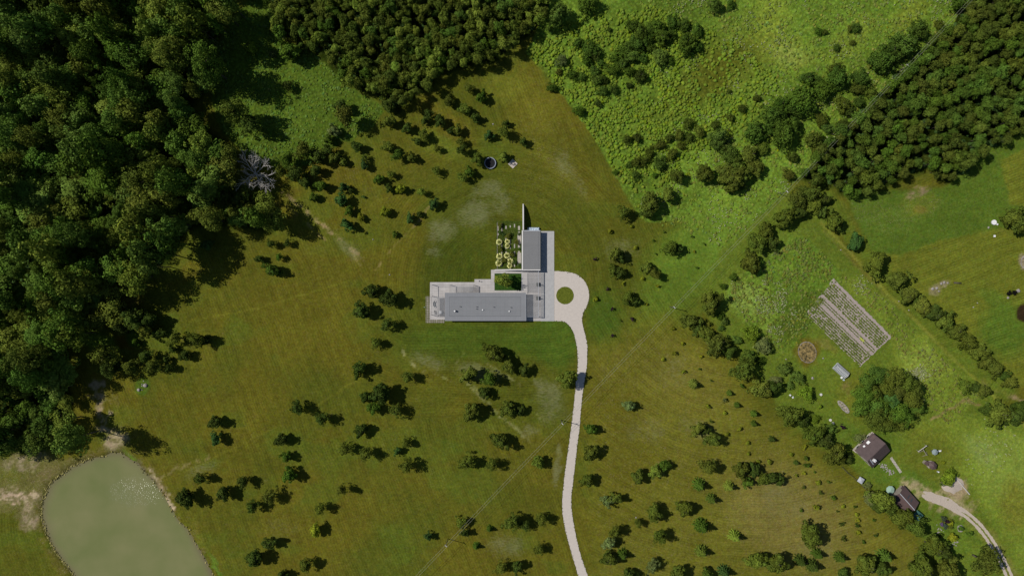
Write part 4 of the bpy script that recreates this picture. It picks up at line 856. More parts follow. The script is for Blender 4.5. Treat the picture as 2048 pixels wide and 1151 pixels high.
hb().box(a1.x + .003, a0.y, HR - .36, a1.x + .09, a1.y, HR + .03).build('fascia', M['trimlight'], rf)
for k in range(7):
    x = a0.x + 4.2 + k * 3.9
    for y, n_ in ((a0.y + 1.17, 1), (a1.y - .9, 0)):
        wi = hb().box(x, y, .25, x + 3.1, y + .04, 2.75).build('window', M['glass'], hs)
        hb().box(x + 1.5, y - .02 if n_ else y + .042, .22, x + 1.58, y - .001 if n_ else y + .06, 2.78).build('window_frame', M['darkmetal'], wi)
for bx in ((i0.x + .003, i0.y + .003, i0.x + .067, i1.y - .003), (i1.x - .067, i0.y + .003, i1.x - .003, i1.y - .003), (i0.x + .07, i1.y - .09, i1.x - .07, i1.y - .003), (i0.x + .07, i0.y + .003, i1.x - .07, i0.y + .09)):
    hb().box(bx[0], bx[1], HR - .056, bx[2], bx[3], HR - .002).build('gutter', M['darkmetal'], rf)
def vent(u, v, h, r_, m_, nm='vent_pipe'):
    p = P(u, v, HR + h * .5); b_ = hb().cyl(p.x, p.y, r_, HR - .02, HR + h, 10); b_.cyl(p.x, p.y, r_ * 1.5, HR + h, HR + h + .1, 10); return b_.build(nm, m_, rf)
p = P(909.5, 621.5, HR + .5); fl = hb().box(p.x - .3, p.y - .3, HR - .02, p.x + .3, p.y + .3, HR + 1.15).build('chimney', M['darkmetal'], rf)
hb().cyl(p.x, p.y, .32, HR + 1.151, HR + 1.3, 12).build('chimney_cap', M['whitepaint'], fl)
for u, v in ((920, 612.5), (953.3, 613.2), (953, 617.3), (987.5, 613.7), (1021.5, 614.2)): vent(u, v, .55, .11, M['darkmetal'])
for u, v in ((965.3, 619.3), (1018.3, 622)): vent(u, v, .4, .17, M['whitepaint'])

# garage wing ---------------------------------------------------------
b0 = P(1043.6, 540.6, HR); b1 = P(1081, 460.3, HR); gc = ((b0.x + b1.x) / 2, (b0.y + b1.y) / 2)
gw = empty('garage_wing', (gc[0], gc[1], 0), 'narrow grey roofed wing with white parapets beside the gravel circle', 'building')
def wb(): return MB(gw.location)
wb().box(b0.x + .35, b0.y + .3, 0, b1.x - .5, b1.y - .3, HR - .35).build('wall', M['white'], gw)
rg = wb().box(b0.x + .02, b0.y + .02, HR - .35, b1.x - .02, b1.y - .02, HR - .12).build('roof', M['studioroof'], gw)
wb().box(b0.x, b0.y, HR - .5, b0.x + .55, b1.y, HR + .12).build('parapet', M['white'], rg)
wb().box(b0.x + .553, b1.y - .3, HR - .5, b1.x - .05, b1.y, HR + .05).build('parapet', M['trimlight'], rg)
wb().box(b0.x + .553, b0.y, HR - .5, b1.x - .05, b0.y + .38, HR + .10).build('parapet', M['white'], rg)
s_ = wb(); x0, x1 = b1.x - .75, b1.x + .02
s_.add([(x0, b0.y + .39, HR - .115), (x1, b0.y + .1, HR - .3), (x1, b1.y - .1, HR - .3), (x0, b1.y - .31, HR - .115), (x0, b0.y + .39, HR - .5), (x1, b0.y + .1, HR - .5), (x1, b1.y - .1, HR - .5), (x0, b1.y - .31, HR - .5)],
       [(0, 1, 2, 3), (7, 6, 5, 4), (0, 4, 5, 1), (1, 5, 6, 2), (2, 6, 7, 3), (3, 7, 4, 0)]); s_.build('eaves_flashing', M['trimlight'], rg)
wb().box(b0.x + .7, b0.y + .5, HR - .115, b1.x - .8, b1.y - .42, HR - .07).build('roof_field', M['studioroof'], rg)
dr = wb().box(b1.x - .497, b0.y + 2, .1, b1.x - .45, b0.y + 5, 2.5).build('garage_door', M['trimlight'], gw)
dr = wb().box(b1.x - .497, b0.y + 7, .1, b1.x - .45, b0.y + 10, 2.5).build('garage_door', M['trimlight'], gw)

def wedge_wall(name, pts, thick, axis_, m_, label):
    """wall whose top slopes: pts (distance along, height)"""
    b = MB(); n = len(pts); vs = []
    for (x, y, h) in pts:
        ox, oy = (thick, 0) if axis_ == 'y' else (0, thick)
        vs += [(x, y, -.2), (x + ox, y + oy, -.2), (x + ox, y + oy, h), (x, y, h)]
    fs = [(0, 1, 2, 3), tuple(4 * (n - 1) + i for i in (3, 2, 1, 0))]
    for i in range(n - 1):
        a_ = 4 * i; c_ = a_ + 4
        for k in range(4): k2 = (k + 1) % 4; fs.append((a_ + k, c_ + k, c_ + k2, a_ + k2))
    o_ = b.add(vs, fs); b.org = Vector((pts[0][0], pts[0][1], 0)); b.v = [(x - b.org.x, y - b.org.y, z) for x, y, z in b.v]
    return tag(b.build(name, m_), label, 'wall', None)
xw = P(1045.2, 500, HR).x
wp_ = []
for v_, h_ in ((407.5, .25), (410, .9), (413, 1.6), (417, 2.1), (422, 2.5), (429, 3.0), (436, 3.35), (444, 3.5), (459.6, 3.52)):
    q = P(1046, v_, h_); wp_.append((P(1045.8, v_, h_).x, q.y, h_))
wp_ = [(xw + .02, y, h) for _, y, h in wp_]
wedge_wall('garden_wall', wp_, .48, 'y', M['white'], 'white garden wall rising from the lawn to the north end of the garage wing')
wedge_wall('garden_wall', [(P(u, 540, h).x, P(1000, 540.2, 1.5).y - .02, h) for u, h in ((989.3, .45), (1004, .9), (1018, 1.7), (1030, 2.4), (1043.2, 3.1))], .4, 'x', M['white'], 'white tapering wall between planting bed and courtyard')

# tarps at the wing's end
tp = P(1067, 458, .8); rt = np.random.default_rng(9); b = MB((tp.x, tp.y, 0)); nxs, nys = 22, 8
vs = [(tp.x - 2.4 + 4.8 * i / nxs, tp.y - .75 + 1.5 * j / nys, (.25 if i in (0, nxs) or j in (0, nys) else .95) + rt.normal(0, .09)) for j in range(nys + 1) for i in range(nxs + 1)]
b.add(vs, [(j * (nxs + 1) + i, j * (nxs + 1) + i + 1, (j + 1) * (nxs + 1) + i + 1, (j + 1) * (nxs + 1) + i) for j in range(nys) for i in range(nxs)])
tag(b.build('tarpaulin', M['bluetarp']), 'crumpled pale blue tarpaulin over a stack behind the garage wing', 'tarpaulin')

# pergolas --------------------------------------------------------------
def pergola(label, posts, beams, slats, hgt, m_=M['darkmetal'], ms=M['slat']):
    c_ = P(*posts[0], hgt); o_ = empty('pergola', (c_.x, c_.y, 0), label, 'pergola', 'pergolas on the terrace')
    for u, v in posts:
        q = P(u, v, hgt); MB(o_.location).box(q.x - .09, q.y - .09, .1, q.x + .09, q.y + .09, hgt - .19).build('post', m_, o_)
    for (u0, v0, u1, v1), w_ in beams:
        p0 = P(u0, v0, hgt); p1 = P(u1, v1, hgt); d = 1 if abs(p1.x - p0.x) > abs(p1.y - p0.y) else 0
        z0_, z1_ = (hgt - .185, hgt) if d else (hgt - .19, hgt - .006)
        MB(o_.location).box(min(p0.x, p1.x) - w_, min(p0.y, p1.y) - w_, z0_, max(p0.x, p1.x) + w_, max(p0.y, p1.y) + w_, z1_).build('beam', m_, o_)
    for (u0, v0, u1, v1, n_, di) in slats:
        for k in range(n_):
            t_ = (k + .5) / n_
            if di == 'h': p0 = P(u0, v0 + (v1 - v0) * t_, hgt + .06); p1 = P(u1, v0 + (v1 - v0) * t_, hgt + .06)
            else: p0 = P(u0 + (u1 - u0) * t_, v0, hgt + .06); p1 = P(u0 + (u1 - u0) * t_, v1, hgt + .06)
            w_ = .06
            MB(o_.location).box(min(p0.x, p1.x) - (0 if di == 'h' else w_), min(p0.y, p1.y) - (w_ if di == 'h' else 0), hgt + .003, max(p0.x, p1.x) + (0 if di == 'h' else w_), max(p0.y, p1.y) + (w_ if di == 'h' else 0), hgt + .14).build('slat', ms, o_)
pergola('wide slatted pergola between garage wing and house, beside the two square planters', [(1043.8, 568), (1077.5, 568), (1077.3, 596), (1077, 633)],
        [((1043.8, 542, 1043.8, 584, ), .05), ((1077.5, 542, 1077, 633), .05), ((1043.8, 568, 1077.5, 568), .04), ((1054, 633, 1077, 633), .05)], [(1043.8, 543, 1077.5, 584, 19, 'h'), (1053.4, 585.4, 1077.2, 632, 21, 'h')], 3.0, M['trimlight'], M['slat'])
pergola('open steel pergola frame along the north edge of the left terrace', [(864, 569.5), (900, 569.7), (947.5, 570)],
        [((864, 569.6, 947.5, 569.6), .035), ((864, 570, 864, 592), .035), ((900, 570, 900, 584), .035), ((947.5, 570, 947.5, 584), .05)], [(901, 570.5, 947, 584, 20, 'v')], 2.85)
pergola('slatted steel pergola over the round table at the left end of the house', [(864, 592.3), (863.3, 630.2)],
        [((864, 592.3, 888, 592.3), .035), ((863.6, 593, 863.4, 630), .035), ((863.4, 630.2, 888, 630.2), .04)], [(865, 592.8, 888.5, 629.8, 11, 'v')], 2.85)
for (u, v, nm) in ((1076.3, 568.8, 'upper'), (1075.8, 596, 'lower')):
    q = P(u, v, .6); o_ = empty('planter', (q.x, q.y, .1), f'{nm} of the two square dark planters under the wide pergola', 'planter', 'square planters')
    MB().box(-.7, -.7, 0, .7, .7, .5).build('box', M['darkmetal'], o_)
    b = MB(); rt = np.random.default_rng(3); nn = 9
    vs = [(-.64 + 1.28 * i / nn, -.64 + 1.28 * j / nn, .503 if i in (0, nn) or j in (0, nn) else .62 + rt.random() * .28) for j in range(nn + 1) for i in range(nn + 1)]
    b.add(vs, [(j * (nn + 1) + i, j * (nn + 1) + i + 1, (j + 1) * (nn + 1) + i + 1, (j + 1) * (nn + 1) + i) for j in range(nn) for i in range(nn)]); b.build('foliage', M['planter'], o_)
# terrace furniture
q = P(880.6, 624, .8); t = empty('round_table', (q.x, q.y, .1), 'round white table on the terrace under the left pergola', 'table')
MB().cyl(0, 0, .64, .70, .745, 32).build('tabletop', M['porcelain'], t); MB().cyl(0, 0, .05, .03, .70, 10).build('leg', M['darkmetal'], t); MB().cyl(0, 0, .32, 0, .03, 20).build('base', M['darkmetal'], t)
def chair(u, v, rot, label):
    q = P(u, v, .5); o_ = empty('garden_chair', (q.x, q.y, .1), label, 'chair', 'dark garden chairs'); o_.rotation_euler.z = rot
    MB().box(-.26, -.26, .42, .26, .26, .47).build('seat', M['darkmetal'], o_); MB().box(-.26, .22, .471, .26, .27, .9).build('backrest', M['darkmetal'], o_)
    for a_ in (-1, 1):
        for c_ in (-1, 1): MB().box(a_ * .23 - .02, c_ * .23 - .02, 0, a_ * .23 + .02, c_ * .23 + .02, .42).build('leg', M['darkmetal'], o_)
chair(870.5, 626.5, .7, 'dark garden chair left of the round white table, nearer the lower terrace edge'); chair(870, 622.6, 1.4, 'dark garden chair left of the round white table, nearer the hammock')
# hammock
q = P(868, 607.5, .6); hm = empty('hammock', (q.x, q.y, .1), 'crescent shaped dark hammock on a stand on the left terrace', 'hammock')
b = MB(); n = 14; vs = []
for i in range(n + 1):
    t_ = i / n * 2 - 1; w_ = .36 * math.sqrt(max(0, 1 - t_ * t_)) + .02
    x = .30 * t_ * t_; vs += [(x - w_, t_ * 1.25, .45 + .55 * t_ * t_), (x + w_, t_ * 1.25, .45 + .55 * t_ * t_), (x, t_ * 1.25, .38 + .58 * t_ * t_)]
b.add(vs, [(3 * i, 3 * i + 2, 3 * i + 5, 3 * i + 3) for i in range(n)] + [(3 * i + 2, 3 * i + 1, 3 * i + 4, 3 * i + 5) for i in range(n)]); b.build('cloth', M['darkmetal'], hm)
b = MB()
for s1 in (-1, 1): b.tube((.3, s1 * 1.25, 1.0), (.45, s1 * 1.6, 0), .04); b.tube((.45, s1 * 1.6, .03), (.0, 0, .03), .035)
b.build('stand', M['darkmetal'], hm)
q = P(959, 562, .5); o_ = empty('garden_sculpture', (q.x, q.y, .1), 'small thin black metal sculpture with a ring on the terrace corner', 'sculpture')
MB().cyl(0, 0, .2, 0, .04, 12).build('base', M['darkmetal'], o_); b = MB(); b.tube((0, 0, .04), (0, 0, .95), .045); b.tube((0, 0, .5), (.35, -.1, .8), .035); b.build('stem', M['darkmetal'], o_); MB().ring(0, 0, .18, .26, .951, 1.0, 20).build('ring', M['darkmetal'], o_)
q = P(849.5, 614, .6); o_ = empty('garden_tap', (q.x, q.y, 0), 'small pale mint standpipe at the left edge of the cobble strip', 'standpipe')
MB().box(-.14, -.1, 0, .14, .1, .7).build('post', M['mint'], o_); b = MB(); b.tube((-.141, 0, .6), (-.45, 0, .55), .05); b.build('spout', M['mint'], o_)

# planting bed of round shrubs -----------------------------------------
bd = MB(); rb = random.Random(2)
for (u, w_) in ((996, 2.4), (1003.5, 2), (1012, 2.6), (1020.5, 2.2), (1029, 2.2), (1038, 4)):
    v = 446 + rb.uniform(0, 6)
    while v < 535:
        L_ = rb.uniform(4, 10); q0 = P(u - w_ / 2, v + L_); q1 = P(u + w_ / 2, v); z_ = .03 + .004 * rb.randrange(5)
        if rb.random() < .75: bd.box(q0.x, q0.y, -.1, q1.x, q1.y, z_ + .02)
        v += L_ + rb.uniform(2, 8)
q0 = P(1035, 488); q1 = P(1042.5, 468); bd.box(q0.x, q0.y, -.1, q1.x, q1.y, .071); q0 = P(1035, 530); q1 = P(1042.5, 505); bd.box(q0.x, q0.y, -.1, q1.x, q1.y, .071)
tag(bd.build('bed_paving_strips', mat('bed gravel', (.36, .33, .29), var=.4, scale=3, detail=10, bump=.4)), kind='structure')
q0 = P(994.2, 538); q1 = P(995, 445); tag(MB().box(q0.x, q0.y, -.1, q1.x, q1.y, .16).build('bed_edging', M['wood']), 'thin wooden edging along the left side of the planting bed', 'edging')
def ring_shrub_mesh(seed):
    r = np.random.default_rng(seed); K = 13; A = []; Nn = []; T = []
    for i in range(K):
        an = 6.283 * i / K + r.normal(0, .08); c_ = np.array([math.cos(an) * .66, math.sin(an) * .66, .62 + r.normal(0, .05)]); q = r.normal(0, 1, (60, 3)); q /= np.linalg.norm(q, axis=1)[:, None]
        A.append(c_ + q * .31 * r.uniform(.7, 1.2)); Nn.append(q + [0, 0, .5]); T.append(np.full(60, r.uniform(.75, 1.2)))
    V_, F_ = leaves(np.concatenate(A), np.concatenate(Nn), .13, r); return fast_mesh('flowers', V_, F_, np.repeat(np.concatenate(T), 4))
RS = [ring_shrub_mesh(s) for s in (1, 2, 3)]
for m_ in RS: m_.materials.append(M['leaf'])
fl = [(998.6, 483.6, 6.4), (1014.8, 482.6, 5.4), (1014.9, 491.6, 5.2), (999, 512, 6.6), (1013.8, 511, 6.4), (997.8, 526, 6.8), (1020.6, 522, 6.4), (1019.3, 531, 5.4)]
fln = ['alone at the upper left', 'just above its twin at upper right', 'just below its twin at upper right', 'on the left, fourth row down', 'in the middle, beside two green balls', 'at the lower left corner', 'second from the bottom right', 'closest to the tapering white wall']
for (u, v, r_), nm in zip(fl, fln):
    r_m = r_ * MPP; q = P(u, v, .6); o_ = empty('flowering_shrub', (q.x, q.y, 0), f'cream flowering ring shaped shrub {nm}', 'shrub', 'cream flowering shrubs in the bed'); o_.scale = (r_m, r_m, r_m); o_.rotation_euler.z = rng.uniform(0, 6)
    f_ = link('flowers', RS[int(rng.integers(3))], None, o_); f_.color = (.85, .84, .36, 1)
    l_ = link('foliage', PR['Y'][0][0], None, o_); l_.scale = (.78, .78, .52); l_.location = (0, 0, -.12); l_.color = (.2, .21, .04, 1)
gl = [(1000, 450, 5.2, 'at the upper left corner'), (1015.8, 472, 6.0, 'at the top of the middle row'), (1032.5, 483.6, 5.8, 'on the right, near the wing'), (1000, 496.8, 5.6, 'on the left between cream shrubs'), (1023.8, 507, 5.8, 'right of the middle'),
      (1008.6, 520.6, 5.6, 'between the lower cream shrubs'), (1040.5, 497, 4.4, 'against the wing wall'), (1000.7, 464, 3.6, 'small, below the upper left one'), (1006.8, 469, 4, 'small, left of the top middle one'), (1038, 468, 3, 'small, in the upper right corner'),
      (1030, 525, 4.5, 'in the lower right part'), (1040, 530, 4.5, 'in the lower right corner'), (1022, 468, 3, 'small and dark in the top row')]
for u, v, r_, nm in gl:
    plant('W', u, v, r_, 'y' if r_ > 5 else 'g', f'clipped green round shrub in the bed, {nm}', 'green ball shrubs in the bed', 1.1, 'shrub').children[0].color = (*((.17, .185, .03) if r_ > 5 else (.08, .14, .03)), 1)

# play things at the top of the lawn ---------------------------------------
q = P(980.3, 326, .8); tr = empty('trampoline', (q.x, q.y, 0), 'round black trampoline with blue grey rim on the upper lawn', 'trampoline')
MB().cyl(0, 0, 1.98, .80, .83, 40).build('mat', M['black'], tr); MB().ring(0, 0, 1.98, 2.32, .80, .87, 44).build('rim', M['rubber'], tr)
for k in range(6):
    a_ = k * 1.047; MB().tube((2.15 * math.cos(a_), 2.15 * math.sin(a_), 0), (2.15 * math.cos(a_), 2.15 * math.sin(a_), .80), .035).build('leg', M['trimlight'], tr)
q = P(1025.5, 327.5, .15); sb = empty('sand_box', (q.x, q.y, 0), 'square sand box with pale frame turned like a diamond on the upper lawn', 'sand box'); sb.rotation_euler.z = R(46)
MB().box(-1.2, -1.2, 0, 1.2, 1.2, .16).build('sand', mat('play sand', (.50, .43, .36), var=.1, scale=5), sb)
for i, (x0, y0, x1, y1) in enumerate(((-1.34, -1.34, 1.34, -1.2), (-1.34, 1.2, 1.34, 1.34), (-1.34, -1.2, -1.2, 1.2), (1.2, -1.2, 1.34, 1.2))): MB().box(x0, y0, 0, x1, y1, .28).build('board', mat('sand box board', (.55, .5, .44), var=.08), sb)

# boulders ------------------------------------------------------------------
def boulder(u, v, r_, seed, label, group, m_=M['rock'], flat_=.7):
    r = random.Random(seed); b = MB(); import bmesh
    bm = bmesh.new(); bmesh.ops.create_icosphere(bm, subdivisions=2, radius=1)
    sx, sy = r.uniform(.8, 1.15), r.uniform(.75, 1.05)
    for w_ in bm.verts:
        k = 1 + r.uniform(-.16, .16); w_.co = Vector((w_.co.x * sx * k, w_.co.y * sy * k, w_.co.z * flat_ * k))
    me = bpy.data.meshes.new('boulder'); bm.to_mesh(me); bm.free(); q = P(u, v, r_ * MPP * .5); o_ = link('boulder', me, m_); o_.location = (q.x, q.y, float(gz(q.x, q.y)) + r_ * MPP * .2); k = r_ * MPP; o_.scale = (k, k, k)
    return tag(o_, label, 'boulder', group)
gB = 'boulders in the grass patch'
boulder(277.2, 779.3, 3.8, 1, 'larger pale boulder at the lower left of the round grass patch', gB); boulder(290.3, 770.3, 3.9, 2, 'larger grey boulder at the right of the round grass patch', gB)
for i, (u, v, r_, lb) in enumerate(((287, 761.5, 1.2, 'small stone at the top of the round grass patch'), (284.5, 767.5, 1.2, 'small stone left of the grey boulder, upper one'), (284.3, 771, 1.3, 'small stone left of the grey boulder, lower one'), (284.5, 779, 1.1, 'small stone right of the pale lower boulder'))): boulder(u, v, r_, 10 + i, lb, gB)
for i, (u, v, r_, lb) in enumerate(((2037, 581, 4.2, 'pale flat boulder beside the two black shrubs at the right edge'), (2016.5, 595, 3, 'brownish boulder below the two black shrubs'), (1883, 567, 3, 'largest pale rock left of the dark log'), (1889, 564.5, 2.6, 'middle pale rock left of the dark log'),
      (1896, 565.5, 2, 'pale rock nearest the dark log'), (1866, 577, 3.2, 'pale rock in the group above the hedge row, left one'), (1874, 576, 2.8, 'pale rock in the group above the hedge row, right one'), (1878, 582, 2.2, 'pale rock in the group above the hedge row, lowest one'), (1947, 614, 1.6, 'small pink stone in the right lawn'),
      (1955, 605.5, 1.4, 'small stone above the pink one in the right lawn'), (1625.5, 755.5, 2.6, 'pale stone left of the greenhouse'), (1646.5, 716, 1.8, 'white stone right of the dry round pond'), (1572.5, 718, 1.4, 'white stone left of the dry round pond'), (1978, 455, 2.4, 'pinkish flat rock left of the white round lid'),
      (1808, 605.5, 1.6, 'pale stone beside the track at the hedge row, upper one'), (1818, 620, 1.6, 'pale stone beside the track at the hedge row, lower one'), (1798, 602, 1.3, 'smallest pale stone beside the hedge row track'), (1682, 499.5, 1.5, 'white marker stone on the mown track'),
      (746, 478.5, 1.4, 'single white stone on the lawn slope left of the pale patch'), (779, 549, 1.8, 'pale stone on the lawn above the tree row left of the house'), (986, 248, 1.8, 'white stone between the upper lawn trees'), (1272, 1034, 1.6, 'white stone beside a small tree right of the drive'),
      (1231, 1053, 1.6, 'white stone above the tree right of the lower drive'), (1785, 1022, 2, 'white stone beside the outbuilding wall'))): boulder(u, v, r_, 30 + i, lb, 'stones lying in the grass', M['rock'])
q = P(1915, 565.5, .3); b = MB((q.x, q.y, 0)); b.tube((q.x - 1.4, q.y + .1, .3), (q.x + 1.4, q.y - .1, .3), .34, .28, 10); lg = b.build('log', M['bark'], None, True); tag(lg, 'dark fat log lying beside pale rocks in the right lawn', 'log')
for u, v, nm in ((2018.5, 586, 'left'), (2029.3, 584.5, 'right')): plant('W', u, v, 5.2, 'p', f'{nm} one of two blackish round shrubs at the right edge', 'blackish shrubs', 1, 'shrub').children[0].color = (.012, .011, .010, 1)

# power line -----------------------------------------------------------------
pts_ = [(665, 1329), (892, 1091), (1125, 847), (1349, 614.5), (1575, 383), (1817, 131), (2060, -122)]
TOP = 7.8; tops = [P(u, v, TOP) for u, v in pts_]
dr_ = (tops[3] - tops[2]).normalized(); pr_ = Vector((-dr_.y, dr_.x, 0)); ang = math.atan2(pr_.y, pr_.x)
names = ['', 'on the lower lawn left of the drive, beside two small trees', 'just left of the gravel drive', 'in the middle above the diagonal tree row', 'at the corner between meadow and plantation', 'beside the plantation at the top right', '']
for i in range(1, 6):
    o_ = empty('power_pole', (tops[i].x, tops[i].y, 0), f'wooden power pole {names[i]}', 'power pole', 'poles of the power line')
    MB().cyl(0, 0, .15, -.3, TOP - .12, 10, .11).build('shaft', M['polewood'], o_)
    b = MB(); b.obox(0, 0, 1.5, .12, ang, TOP - .35, TOP - .2); b.build('crossarm', M['polewood'], o_)
    for s1 in (-.45, .45): MB().cyl(pr_.x * s1, pr_.y * s1, .13, TOP - .2, TOP + .02, 10, .08).build('insulator', M['porcelain'], o_)
    MB().cyl(0, 0, .19, TOP - .12, TOP + .04, 10, .13).build('cap', M['porcelain'], o_)
for s1, nm in ((-.45, 'lower right'), (.45, 'upper left')):
    cu = bpy.data.meshes.new('power_cable'); b = MB((0, 0, TOP))
    for i in range(len(tops) - 1):
        a_ = tops[i] + pr_ * s1; c_ = tops[i + 1] + pr_ * s1; n = 12; prev = None
        for k in range(n + 1):
            t_ = k / n; p_ = a_.lerp(c_, t_); p_.z = TOP + .03 - 1.0 * 4 * t_ * (1 - t_) * .6
            if prev is not None: b.tube(prev, p_, .031, .031, 5)
            prev = p_
    tag(b.build('power_cable', M['cable']), f'long overhead power cable, {nm} one of the pair', 'cable', 'power cables')

# ------------------------------------------------------------------ the farm
def gable(name, label, cu, cv, ang_deg, L_, W_, eave, ridge, mroof, mwall, over=.45, group=None):
    q = P(cu, cv, 0); o_ = empty(name, (q.x, q.y, 0), label, 'house', group); o_.rotation_euler.z = R(ang_deg)
    MB().box(-L_ / 2 + over, -W_ / 2 + over, -.1, L_ / 2 - over, W_ / 2 - over, eave - .05).build('wall', mwall, o_)
    b = MB(); x = L_ / 2 - over - .01
    b.add([(s1 * x, s2 * (W_ / 2 - over), eave - .05) for s1 in (-1, 1) for s2 in (-1, 1)] + [(-x, 0, ridge - .2), (x, 0, ridge - .2)], [(0, 1, 4), (2, 5, 3), (0, 4, 5, 2), (1, 3, 5, 4)]); b.build('gable', mwall, o_)
    b = MB(); t_ = .16
    for s1 in (-1, 1):
        y = s1 * W_ / 2; vs = [(-L_ / 2, s1 * .004, ridge), (L_ / 2, s1 * .004, ridge), (L_ / 2, y, eave), (-L_ / 2, y, eave)]; vs += [(x_, y_, z_ - t_) for x_, y_, z_ in vs]
        b.add(vs, [(0, 1, 2, 3) if s1 < 0 else (3, 2, 1, 0), (7, 6, 5, 4) if s1 < 0 else (4, 5, 6, 7), (0, 4, 5, 1), (1, 5, 6, 2), (2, 6, 7, 3), (3, 7, 4, 0)])
    rf_ = b.build('roof', mroof, o_)
    MB().box(-L_ / 2, -.12, ridge - .02, L_ / 2, .12, ridge + .05).build('ridge_cap', M['trimlight'] if name == 'outbuilding' else mroof, rf_)
    return o_, rf_
# house: centre of its plan
fh, fr = gable('farmhouse', 'brown roofed farmhouse with cream walls and a white chimney', 1738.5, 897.5, 44.5, 10.0, 9.9, 2.5, 5.6, M['brownroof'], M['cream'], .35)
sl_ = (5.6 - 2.5) / 4.95
def onroof(x, y): return 5.6 - abs(y) * sl_
def roofitem(nm, x, y, lx, ly, hz, m_, par=fr):
    z_ = onroof(x, y); b = MB(); s1 = 1 if y > 0 else -1
    vs = []
    for dz in (.01, hz):
        for a_, c_ in ((-1, -1), (1, -1), (1, 1), (-1, 1)): yy = y + c_ * ly / 2; vs.append((x + a_ * lx / 2, yy, onroof(x, yy) + dz))
    b.add(vs, [(3, 2, 1, 0), (4, 5, 6, 7), (0, 1, 5, 4), (1, 2, 6, 5), (2, 3, 7, 6), (3, 0, 4, 7)]); return b.build(nm, m_, par)
roofitem('skylight', .9, 3.9, 1.3, .8, .1, M['whitepaint']); roofitem('skylight', -1.3, 3.95, .8, .5, .1, M['whitepaint']); roofitem('dormer', 3.6, 4.0, 2.0, 1.1, .32, M['brownroof2'])
ch = MB().box(-3.3, -2.2, 3.7, -2.3, -1.3, 6.0).build('chimney', M['whitepaint'], fr); MB().box(-3.0, -1.95, 6.001, -2.6, -1.55, 6.2).build('chimney_pot', M['trimlight'], ch)
b = MB(); b.box(-3.75, -3.8, 4.1, -3.68, .3, 5.55); roofitem('ladder', -3.75, -1.9, .4, 3.6, .1, M['trimlight'])
for x in (-3, 0, 2.8): wi = MB().box(x - .6, 4.601, .9, x + .6, 4.64, 2.0).build('window', M['glass'], fh); MB().box(x - .68, 4.602, .8, x + .68, 4.68, .898).build('sill', M['whitepaint'], wi)
for y in (-2.2, 1.8): MB().box(-4.70, y - .6, .9, -4.653, y + .6, 2.0).build('window', M['glass'], fh)
dd = MB().box(.0, -4.64, 0, 1.0, -4.601, 2.1).build('door', M['wood'], fh); MB().box(.8, -4.68, 1.0, .88, -4.642, 1.1).build('handle', M['trimlight'], dd)
rs = [(1704.5, 899), (1743.5, 862.5), (1751, 868), (1712, 905)]; MB().prism(pl(rs), -.05, .14).build('porch_deck', M['cream'])
tag(bpy.data.objects['porch_deck'], 'narrow pale deck along the upper left wall of the farmhouse', 'deck')
gp = MB().prism(pl([(1779.5, 915.5), (1783.6, 912.6), (1803.6, 942.6), (1799.4, 945.6)]), -.05, .09).build('garden_path', grid_mat('path slabs', (.42, .38, .34), (.2, .2, .1), .6, 1.0, .05)); tag(gp, kind='structure')
ob, orf = gable('outbuilding', 'reddish brown roofed outbuilding with a pale ridge beside the dirt road', 1803, 996.5, -48.2, 8.8, 7.4, 2.3, 4.1, M['brownroof2'], M['wood'], .3)
sl_ = (4.1 - 2.3) / 3.7
def onroof(x, y): return 4.1 - abs(y) * sl_
for x in (-.6, 1.2): roofitem('skylight', x, 1.9, .5, 1.7, .06, M['darkmetal'], orf)
roofitem('annex_roof', -4.6, 2.6, 1.2, 1.6, .05, M['brownroof2'], orf)
MB().box(-1.2, 3.401, 0, 1.2, 3.44, 2.0).build('door', M['wood'], ob)
def parasol(u, v, r_, n, m_, label, hgt=2.3, nm='parasol', rot=0):
    q = P(u, v, hgt); o_ = empty(nm, (q.x, q.y, 0), label, 'parasol' if nm == 'parasol' else 'canopy'); o_.rotation_euler.z = rot
    k = r_ * MPP; b = MB(); vs = [(0, 0, hgt + .35)] + [(k * math.cos(6.2832 * i / n), k * math.sin(6.2832 * i / n), hgt - .1) for i in range(n)] + [(k * .98 * math.cos(6.2832 * i / n), k * .98 * math.sin(6.2832 * i / n), hgt - .3) for i in range(n)]
    b.add(vs, [(0, 1 + i, 1 + (i + 1) % n) for i in range(n)] + [(1 + i, n + 1 + i, n + 1 + (i + 1) % n, 1 + (i + 1) % n) for i in range(n)]); b.build('canopy', m_, o_)
    if n == 4:
        for i in range(4): MB().tube((k * .93 * math.cos(6.2832 * i / 4), k * .93 * math.sin(6.2832 * i / 4), 0), (k * .93 * math.cos(6.2832 * i / 4), k * .93 * math.sin(6.2832 * i / 4), hgt - .32), .04).build('post', M['darkmetal'], o_)
    else:
        MB().cyl(0, 0, .035, .09, hgt + .3, 8).build('pole', M['woodlight'], o_); MB().cyl(0, 0, .3, 0, .09, 12).build('base', M['darkmetal'], o_)
    return o_
parasol(1722.2, 960, 7.8, 4, M['greywhite'], 'square grey white pavilion tent beside the ditch left of the outbuilding', 2.2, 'pavilion', R(12))
parasol(1781, 979, 8.4, 8, M['mint'], 'mint green octagonal parasol at the corner of the outbuilding', rot=.3)
parasol(1870.3, 903.5, 6.2, 7, M['greycanvas'], 'blue grey parasol on the lawn right of the swing set', rot=.2)
parasol(1836, 1031, 11.5, 4, M['teal'], 'dark teal canopy half hidden under trees below the outbuilding', 2.2, 'canopy_tent', R(5))
q = P(1879.6, 901.2, .5); o_ = empty('white_bench', (q.x, q.y, 0), 'small white bench right of the blue grey parasol', 'bench'); o_.rotation_euler.z = .15
MB().box(-.6, -.3, .38, .6, .3, .44).build('seat', M['whitepaint'], o_)
